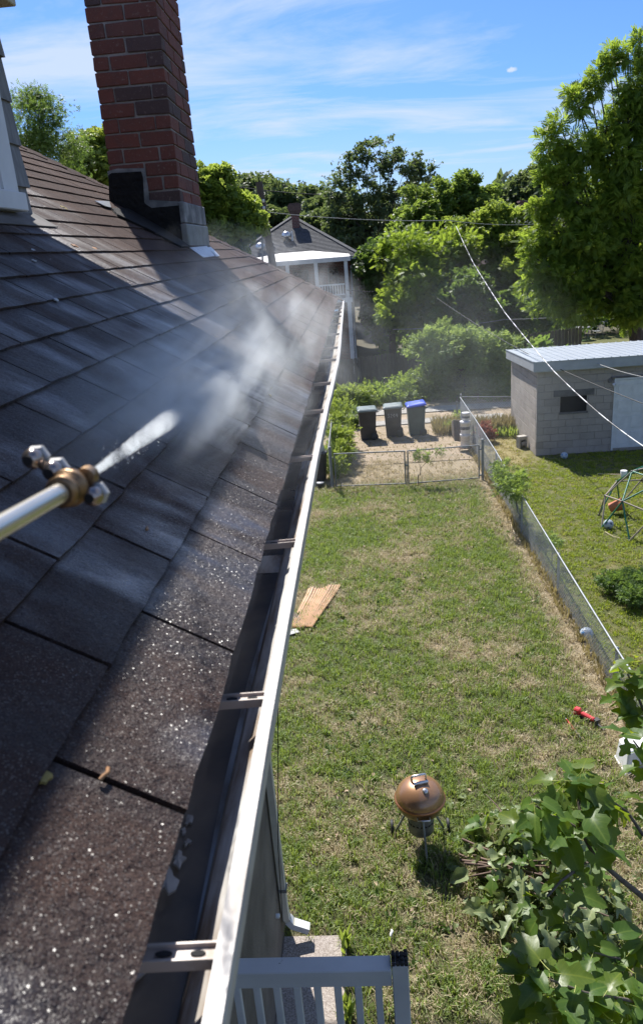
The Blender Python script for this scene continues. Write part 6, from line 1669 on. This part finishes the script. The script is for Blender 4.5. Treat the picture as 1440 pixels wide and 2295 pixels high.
# straw left by the mower: loose dry stalks in a few patches
def straw_patches():
    V = []; F = []; Rn = []; off = 0
    for (px, py, rad, n) in ((1040, 2225, .16, 90), (1010, 2150, .20, 70), (1080, 2260, .22, 90), (1230, 1350, .35, 120), (715, 1300, .30, 160), (1270, 1480, .3, 120), (1330, 1650, .3, 120), (960, 2245, .12, 50), (760, 1330, .2, 40), (980, 1930, .12, 20), (1120, 1140, .5, 120)):
        n = n // 2; c = gp(px, py); q = RNG.normal(0, rad * 1.1, (n, 2)); a = RNG.uniform(0, 6.28, n); L = RNG.uniform(.03, .09, n); z = RNG.uniform(.03, .075, n)
        p = np.stack([c.x + q[:, 0], c.y + q[:, 1], z], 1); d = np.stack([np.cos(a), np.sin(a), RNG.normal(0, .15, n)], 1); s = np.stack([-np.sin(a), np.cos(a), np.zeros(n)], 1) * .0013
        v = np.stack([p - s, p + s, p + d * L[:, None] + s, p + d * L[:, None] - s], 1).reshape(-1, 3)
        V.append(v); F.append(np.arange(n)[:, None] * 4 + np.arange(4)[None] + off); off += 4 * n; Rn.append(np.repeat(RNG.uniform(0, 1, n), 4))
    o = link('straw_litter', fast_mesh('straw_litter', np.concatenate(V), np.concatenate(F), M['straw'], np.concatenate(Rn))); tag(o, kind='stuff')
straw_patches()
# low broad-leaved weeds and taller tussocks scattered through the mown grass
def lawn_weeds():
    n = 520; x = RNG.uniform(-.9, 3.0, n); y = RNG.uniform(4.5, 18.8, n)
    k = np.array([nz(a, b, .45, 9) > -.12 for a, b in zip(x, y)]) & ~((x < .1) & (y < 5.3)); x, y = x[k], y[k]; n = len(x); m = 4
    P = np.repeat(np.stack([x, y, np.full(n, .025)], 1), m, 0) + RNG.normal(0, .035, (n * m, 3)) * np.array([1, 1, .15])
    v, f, r = scatter(P, unit(RNG.normal(0, 1, (n * m, 3)) * np.array([1, 1, .2])), .050, 'broad', 0)
    o = link('lawn_weeds', fast_mesh('lawn_weeds', v, f, M['lf_dark'], r)); tag(o, kind='stuff')
lawn_weeds()

# ================================================================== FIG TREE (big lobed leaves, each a part)
def fig_leaf_mesh(name, mat, seed, wilt=0.0, pet=.35):
    rr = random.Random(seed)
    my = [0, .06, .14, .24, .34, .44, .54, .64, .76, .88, 1.0]
    w = [.02, .24, .37, .40, .20, .33, .40, .22, .18, .13, 0.0]
    yo = [0, -.09, -.02, .14, .27, .44, .60, .66, .76, .90, 1.0]
    if rr.random() < .15:  # less lobed leaf
        w = [.02, .20, .32, .38, .38, .38, .35, .29, .21, .12, 0.0]; yo = [0, -.07, .0, .14, .28, .42, .55, .67, .79, .90, 1.0]
    fold = .16 + .2 * rr.random() + wilt * .5; droop = .22 + .25 * rr.random() + wilt * .4; ph = rr.uniform(0, 6)
    def z(x, y): return abs(x) * fold - droop * y * y + .025 * math.sin(9 * y + ph) * (abs(x) * 3) + wilt * .12 * math.sin(7 * x + 5 * y + ph)
    V = []; F = []
    for i in range(len(my)):
        row = []
        for f in (-1, -.5, 0, .5, 1):
            x = f * w[i] * (1 + .06 * rr.uniform(-1, 1)); y = my[i] + (yo[i] - my[i]) * abs(f)
            V.append((x, y, z(x, y)))
    for i in range(len(my) - 1):
        for j in range(4):
            a = i * 5 + j; F.append((a, a + 1, a + 6, a + 5))
    me = bpy.data.meshes.new(name)
    mb = MB(); mb.add(V, F, True); nleaf = len(F)
    if pet: mb.tube([(0, -pet, .10), (0, -pet * .5, .03), (0, .02, 0)], .013, 5)
    me.from_pydata(mb.v, [], mb.f); me.polygons.foreach_set('use_smooth', mb.sm)
    me.materials.append(mat); me.materials.append(M['petiole'])
    mi = np.zeros(len(mb.f), dtype=np.int32); mi[nleaf:] = 1; me.polygons.foreach_set('material_index', mi); me.update()
    return me
FIGM = [fig_leaf_mesh('leaf', M['lf_fig'], s) for s in range(5)] + [fig_leaf_mesh('leaf', M['lf_figb'], s + 20) for s in range(3)]
CUTM = [fig_leaf_mesh('leaf', M['lf_cut'], s + 40, wilt=.7, pet=.25) for s in range(6)]
def put_leaf(me, parent, pos, d, n, size):
    d = Vector(d).normalized(); n = Vector(n); x = d.cross(n)
    if x.length < 1e-3: x = d.orthogonal()
    x.normalize(); z = x.cross(d)
    o = bpy.data.objects.new('leaf', me); COL.objects.link(o)
    m = Matrix((x, d, z)).transposed().to_4x4(); m = Matrix.Translation(Vector(pos) - WLOC[parent.name]) @ m @ Matrix.Scale(size, 4)
    o.parent = parent; o.matrix_local = m; return o
frnd = random.Random(21)
trunkb = Vector((3.05, 4.3, 0))
fig = thing('fig_tree', 'young fig tree with big lobed leaves reaching in at the lower right corner', 'tree', tuple(trunkb))
hub = dp(1540, 2150, 4.5)
def pdp(*q): return dp(*q)
BR = {
 'main': [hub, pdp(1440, 2011, 4.4), pdp(1385, 1967, 4.35), pdp(1333, 1923, 4.3), pdp(1300, 1862, 4.35), pdp(1296, 1800, 4.4), pdp(1302, 1742, 4.5)],
 'b': [pdp(1300, 1862, 4.35), pdp(1262, 1838, 4.3), pdp(1228, 1826, 4.25), pdp(1200, 1806, 4.2)],
 'e': [pdp(1333, 1923, 4.3), pdp(1290, 1950, 4.2), pdp(1255, 1975, 4.1), pdp(1225, 2010, 4.05)],
 'g': [hub, pdp(1460, 2140, 4.2), pdp(1390, 2150, 4.0), pdp(1330, 2135, 3.9)],
 'f': [hub, pdp(1480, 2260, 3.9), pdp(1400, 2240, 3.65), pdp(1310, 2225, 3.5), pdp(1230, 2195, 3.45)],
 'h': [hub, pdp(1500, 2330, 3.8), pdp(1430, 2310, 3.5), pdp(1370, 2300, 3.4)],
 'c': [hub, pdp(1520, 1850, 5.0), pdp(1480, 1700, 5.2), pdp(1440, 1590, 5.3), pdp(1405, 1510, 5.4)],
 'd': [pdp(1480, 1700, 5.2), pdp(1440, 1690, 5.0), pdp(1418, 1660, 4.9)],
 'r': [pdp(1440, 1872, 4.7), pdp(1405, 1820, 4.7), pdp(1370, 1795, 4.65)],
}
mb = MB(); mb.tube([trunkb - Vector((0, 0, .1)), trunkb.lerp(hub, .5) + Vector((.08, 0, 0)), hub], [.055, .045, .036], 10); figt = mb.build('trunk', M['figbark'], fig)
for k, P in BR.items():
    mb = MB(); n = len(P); mb.tube(P, [.020 - .014 * i / (n - 1) if k in ('main', 'c') else .012 - .007 * i / (n - 1) for i in range(n)], 8); mb.build('branch', M['figbark'], fig)
# leaf rosettes: (px, py, depth, leaves, size, spread of bright young leaves)
ROS = [(1302, 1738, 4.5, 8, .20, 1), (1297, 1790, 4.42, 7, .24, 0), (1330, 1775, 4.5, 5, .22, 0), (1258, 1765, 4.45, 4, .20, 1), (1345, 1810, 4.5, 4, .22, 0),
       (1198, 1804, 4.2, 8, .19, 1), (1232, 1832, 4.25, 6, .20, 0), (1262, 1862, 4.3, 5, .21, 0), (1185, 1850, 4.2, 4, .18, 1),
       (1225, 2008, 4.05, 3, .17, 0), (1262, 1970, 4.1, 2, .18, 0), (1300, 1945, 4.2, 3, .18, 0), (1335, 1905, 4.25, 3, .18, 0),
       (1330, 2132, 3.9, 7, .19, 0), (1365, 2090, 4.0, 4, .18, 0), (1400, 2150, 4.0, 6, .20, 1), (1285, 2075, 3.95, 2, .16, 0),
       (1228, 2192, 3.45, 8, .20, 1), (1290, 2222, 3.48, 7, .20, 0), (1350, 2235, 3.55, 6, .20, 1), (1400, 2240, 3.65, 6, .20, 0), (1440, 2250, 3.7, 6, .20, 0), (1190, 2180, 3.5, 4, .18, 0), (1250, 2265, 3.4, 5, .19, 0),
       (1370, 2298, 3.4, 7, .19, 1), (1420, 2190, 3.9, 5, .20, 0), (1320, 2290, 3.4, 5, .18, 0), (1440, 2100, 4.1, 4, .18, 0),
       (1404, 1508, 5.4, 8, .21, 1), (1425, 1560, 5.35, 6, .22, 0), (1442, 1600, 5.3, 6, .22, 0), (1380, 1540, 5.4, 3, .2, 0), (1462, 1520, 5.3, 6, .22, 0), (1440, 1480, 5.4, 3, .2, 1),
       (1417, 1650, 4.9, 4, .17, 1), (1452, 1690, 4.9, 4, .18, 0), (1456, 1650, 5.0, 5, .2, 0), (1446, 1765, 4.85, 5, .19, 0), (1385, 1795, 4.7, 4, .17, 1), (1420, 1830, 4.75, 2, .16, 0)]
nl = 0
for (px, py, d, m, s, br) in ROS:
    c = pdp(px, py, d); ph = frnd.uniform(0, 6.28)
    m += 1
    for k in range(m):
        if nl >= 296: break
        a = ph + 2 * math.pi * k / m + frnd.uniform(-.35, .35); el = frnd.uniform(-.75, .35)
        dd = Vector((math.cos(a) * math.cos(el), math.sin(a) * math.cos(el), math.sin(el)))
        nn = Vector((frnd.gauss(0, .35), frnd.gauss(0, .35), 1)) + dd * .6
        sz = s * frnd.uniform(.45, .95)
        off = dd * sz * .34 + Vector((0, 0, frnd.uniform(-.10, .04)))
        me = FIGM[5 + frnd.randrange(3)] if (br and frnd.random() < .55) else FIGM[frnd.randrange(5)]
        put_leaf(me, fig, c + off, dd, nn, sz); nl += 1

# ---- heap of cut fig branches
pc = Vector((1.42, 5.72, 0))
pile = thing('cut_branch_pile', 'heap of cut fig branches with wilting pale leaves beside the grill', 'branch pile', tuple(pc))
def heap(u, v): return .50 * max(0, 1 - u * u - v * v) ** .6
nl = 0
for i in range(290):
    while True:
        u, v = frnd.uniform(-1, 1), frnd.uniform(-1, 1)
        if u * u + v * v < 1: break
    if frnd.random() < .12: u *= 1.25; v *= 1.2
    if u < -.45 and -.1 < v < .45 and frnd.random() < .75: continue
    p = pc + Vector((u * .72 - v * .10, v * .98, .02 + heap(u, v) * frnd.uniform(.7, 1.05)))
    a = frnd.uniform(0, 6.28); dd = Vector((math.cos(a), math.sin(a), frnd.uniform(-.6, .15))); nn = Vector((u * .8 + frnd.gauss(0, .5), v * .8 + frnd.gauss(0, .5), 1))
    me = CUTM[frnd.randrange(6)] if frnd.random() < .8 else FIGM[frnd.randrange(5)]
    put_leaf(me, pile, p, dd, nn, frnd.uniform(.11, .20))
for i in range(16):
    a = pc + Vector((-.62 + frnd.uniform(-.12, .1), .25 + frnd.uniform(-.25, .22), .05 + frnd.uniform(0, .18))); b = pc + Vector((.15 + frnd.uniform(-.1, .4), -.1 + frnd.uniform(-.4, .25), .22 + frnd.uniform(0, .2)))
    m = a.lerp(b, .5) + Vector((0, frnd.uniform(-.06, .06), frnd.uniform(.0, .08))); mb = MB(); mb.tube([a, m, b], [frnd.uniform(.008, .014), .008, .005], 7); mb.build('cut_stem', M['twig'], pile)
for i in range(10):
    a = pc + Vector((frnd.uniform(-.5, .5), frnd.uniform(-.9, .6), .3)); b = a + Vector((frnd.uniform(-.35, .2), frnd.uniform(-.5, .5), frnd.uniform(-.22, .1))); b.z = max(b.z, .03)
    mb = MB(); mb.tube([a, a.lerp(b, .5) + Vector((0, 0, .03)), b], [.007, .006, .003], 6); mb.build('cut_stem', M['twig'], pile)
for (px, py, s) in ((1035, 1900, .16), (1012, 1950, .19), (1040, 1790, .12), (1008, 1800, .10), (1020, 2070, .12), (965, 2000, .11)):
    put_leaf(CUTM[frnd.randrange(6)], pile, gp(px, py, .05), (frnd.uniform(-1, 1), frnd.uniform(-1, 1), -.1), (0, 0, 1), s)

# ================================================================== WATER SPRAY (real volumes of droplets)
def volume_mat(name, dens, scale, lo, hi, aniso=.55, edge=1.0, along=None, detail=5, color=(.93, .97, 1.0)):
    t = NT(name); oc = t.node('ShaderNodeTexCoord').outputs['Object']
    n = t.node('ShaderNodeTexNoise'); t.set(n, 'Vector', t.pos((1, 1, 1)) if along is not None else t.pos((1.0, 1.3, .8), obj=True)); n.inputs['Distortion'].default_value = .9; n.inputs['Scale'].default_value = scale; n.inputs['Detail'].default_value = detail; n.inputs['Roughness'].default_value = .6
    v = t.rng(n.outputs[0], lo, hi)
    s = t.node('ShaderNodeSeparateXYZ'); t.set(s, 0, oc)
    if along is None:     # unit ball in object space
        ln = t.node('ShaderNodeVectorMath', operation='LENGTH'); t.set(ln, 0, oc)
        f = t.rng(ln.outputs['Value'], 0.15, 1.0, 1.0, 0.0); f = t.math('POWER', f, edge)
    else:                 # cone along z from 0 to 1, radius 1 at z=1
        rr = t.math('SQRT', t.math('ADD', t.math('MULTIPLY', s.outputs[0], s.outputs[0]), t.math('MULTIPLY', s.outputs[1], s.outputs[1])))
        k = t.math('DIVIDE', rr, t.math('ADD', t.math('MULTIPLY', s.outputs[2], 1 - along), along))
        f = t.math('MULTIPLY', t.rng(k, .1, 1.0, 1.0, 0.0), t.math('POWER', t.math('SUBTRACT', 1.0, s.outputs[2], True), edge))
    d = t.math('MULTIPLY', t.math('MULTIPLY', f, v), dens)
    pv = t.node('ShaderNodeVolumePrincipled'); t.set(pv, 'Density', d); t.set(pv, 'Color', color); pv.inputs['Anisotropy'].default_value = aniso
    m = t.done(pv.outputs[0], True); return m
def cone_vol(name, p0, p1, r0, r1, mat):
    d = (p1 - p0); L = d.length; M3 = frame(d.normalized()); mb = MB()
    k = r0 / r1; mb.lathe([(k, 0), (.5 + k * .5, .5), (1, 1)], (0, 0, 0), 20)
    o = mb.build(name, mat); o.matrix_world = Matrix.Translation(p0) @ M3.to_4x4() @ Matrix.Diagonal((r1, r1, L, 1)); return tag(o, kind='stuff')
def ball_vol(name, c, r, mat, tilt=None):
    mb = MB(); mb.ball((0, 0, 0), 1.0, 20, 12); o = mb.build(name, mat)
    o.matrix_world = Matrix.Translation(c) @ (tilt.to_4x4() if tilt else Matrix.Identity(4)) @ Matrix.Diagonal((*r, 1)); return tag(o, kind='stuff')
def roofpt(px, py, h): return rpoly([(px, py)], h)[0]
J0 = NOZ + wd * .006
J1 = roofpt(400, 925, .06); J2 = roofpt(600, 800, .16)
cone_vol('water_jet', J0, J0 + (J1 - J0) * 1.38, .0030, .034, volume_mat('jet_droplets', 420, 52, .47, .59, .5, 3.4, along=.088))
sl = Matrix(((0, CA, SA), (1, 0, 0), (0, -SA, CA))).to_3x3()      # x along the eave, y down the slope, z off the roof
va, vb = roofpt(350, 950, .05), roofpt(690, 650, .12)
vx = (vb - va); vl = vx.length; vx.normalize(); vz = Vector((SA, 0, CA)); vy = vz.cross(vx).normalized(); vz = vx.cross(vy)
pf = Matrix((vx, vy, vz)).transposed()
ball_vol('mist', va + vx * vl * .11 + vz * .03, (vl * .26, .20, .14), volume_mat('mist_dense', 6.5, 1.7, .42, .66, .5, 1.1), pf)
ball_vol('mist', roofpt(415, 908, .05), (.36, .17, .10), volume_mat('mist_splash', 19, 1.6, .38, .68, .5, 1.3), pf)
ball_vol('mist', va + vx * vl * .24 + vz * .05, (vl * .40, .46, .20), volume_mat('mist_mid', 1.9, 1.9, .44, .66, .5, 1.2), pf)
ball_vol('mist', va + vx * vl * .55 + vz * .10, (1.9, .60, .26), volume_mat('mist_thin', .60, 2.2, .44, .64, .5, 1.1), pf)
ball_vol('drifting_mist', Vector((.75, 6.2, 5.0)), (1.0, 2.6, 1.1), volume_mat('mist_drift', .06, 1.4, .36, .62, .45, 1.0))

# single drops thrown around the jet and the cloud
def drops():
    O = np.array([[1, 0, 0], [-1, 0, 0], [0, 1, 0], [0, -1, 0], [0, 0, 1], [0, 0, -1]], float)
    OF = np.array([[0, 2, 4], [2, 1, 4], [1, 3, 4], [3, 0, 4], [2, 0, 5], [1, 2, 5], [3, 1, 5], [0, 3, 5]])
    ax = np.array((J1 - J0).normalized()); P = []
    n = 1000; t = RNG.uniform(.02, 1.9, n); L = (J1 - J0).length
    P.append(np.array(J0) + ax * (t * L)[:, None] + RNG.normal(0, 1, (n, 3)) * (.002 + .022 * t)[:, None])
    n = 2000; u = RNG.uniform(0, 1, n) ** .8
    P.append(np.array(va) + np.array(vx) * (u * vl * .75)[:, None] + np.array(vy) * RNG.normal(0, .13, n)[:, None] * (.3 + u)[:, None] + np.array(vz) * np.abs(RNG.normal(.0, .10, n))[:, None])
    n = 900; P.append(np.array([.5, 4.6, 5.2]) + RNG.normal(0, 1, (n, 3)) * np.array([.7, 1.6, .8]))
    P = np.concatenate(P); n = len(P); r = RNG.uniform(.00025, .0006, n)
    keep = (P[:, 2] > EZ + (EX - P[:, 0]) * math.tan(AL) + .01) | (P[:, 0] > EX)
    P, r = P[keep], r[keep]; n = len(P)
    V = (P[:, None] + O[None] * r[:, None, None]).reshape(-1, 3); F = (OF[None] + (np.arange(n) * 6)[:, None, None]).reshape(-1, 3)
    o = link('spray_droplets', fast_mesh('spray_droplets', V, F, M['drop'], None, True)); tag(o, kind='stuff')
M['drop'] = simple('water_drop', (0.85, 0.87, 0.9), rough=0.15)
drops()

# repeats of one kind share a group
GROUPS = {'chain_link_fence': 'chain-link fences around the yards', 'yard_gate': 'leaves of the double gate', 'gate_post': 'posts of the double gate', 'leafy_tree': 'leafy trees behind the houses and alley',
          'distant_tree': 'distant trees on the skyline', 'bush': 'bushes along the alley', 'power_line': 'power lines across the trees', 'service_cable': 'service cables over the shed', 'far_house': 'far houses between the trees',
          'ball': 'balls on the neighbouring lawn', 'bucket': 'buckets stacked on the iron stand', 'stick': 'sticks lying on the grass', 'flake': 'pale flakes in the gutter', 'stepping_stone': 'flat stones in the path',
          'bark_scrap': 'bark crumbs on the roof', 'moss_tuft': 'moss tufts on the roof', 'paint_chip': 'pale chips on the roof', 'small_shrub': 'small shrubs behind the shed', 'garden_chair': 'metal chairs around the garden table'}
for o in bpy.data.objects:
    b = o.name.split('.')[0]
    if o.get('category') and b in GROUPS and not o.get('group'): o['group'] = GROUPS[b]
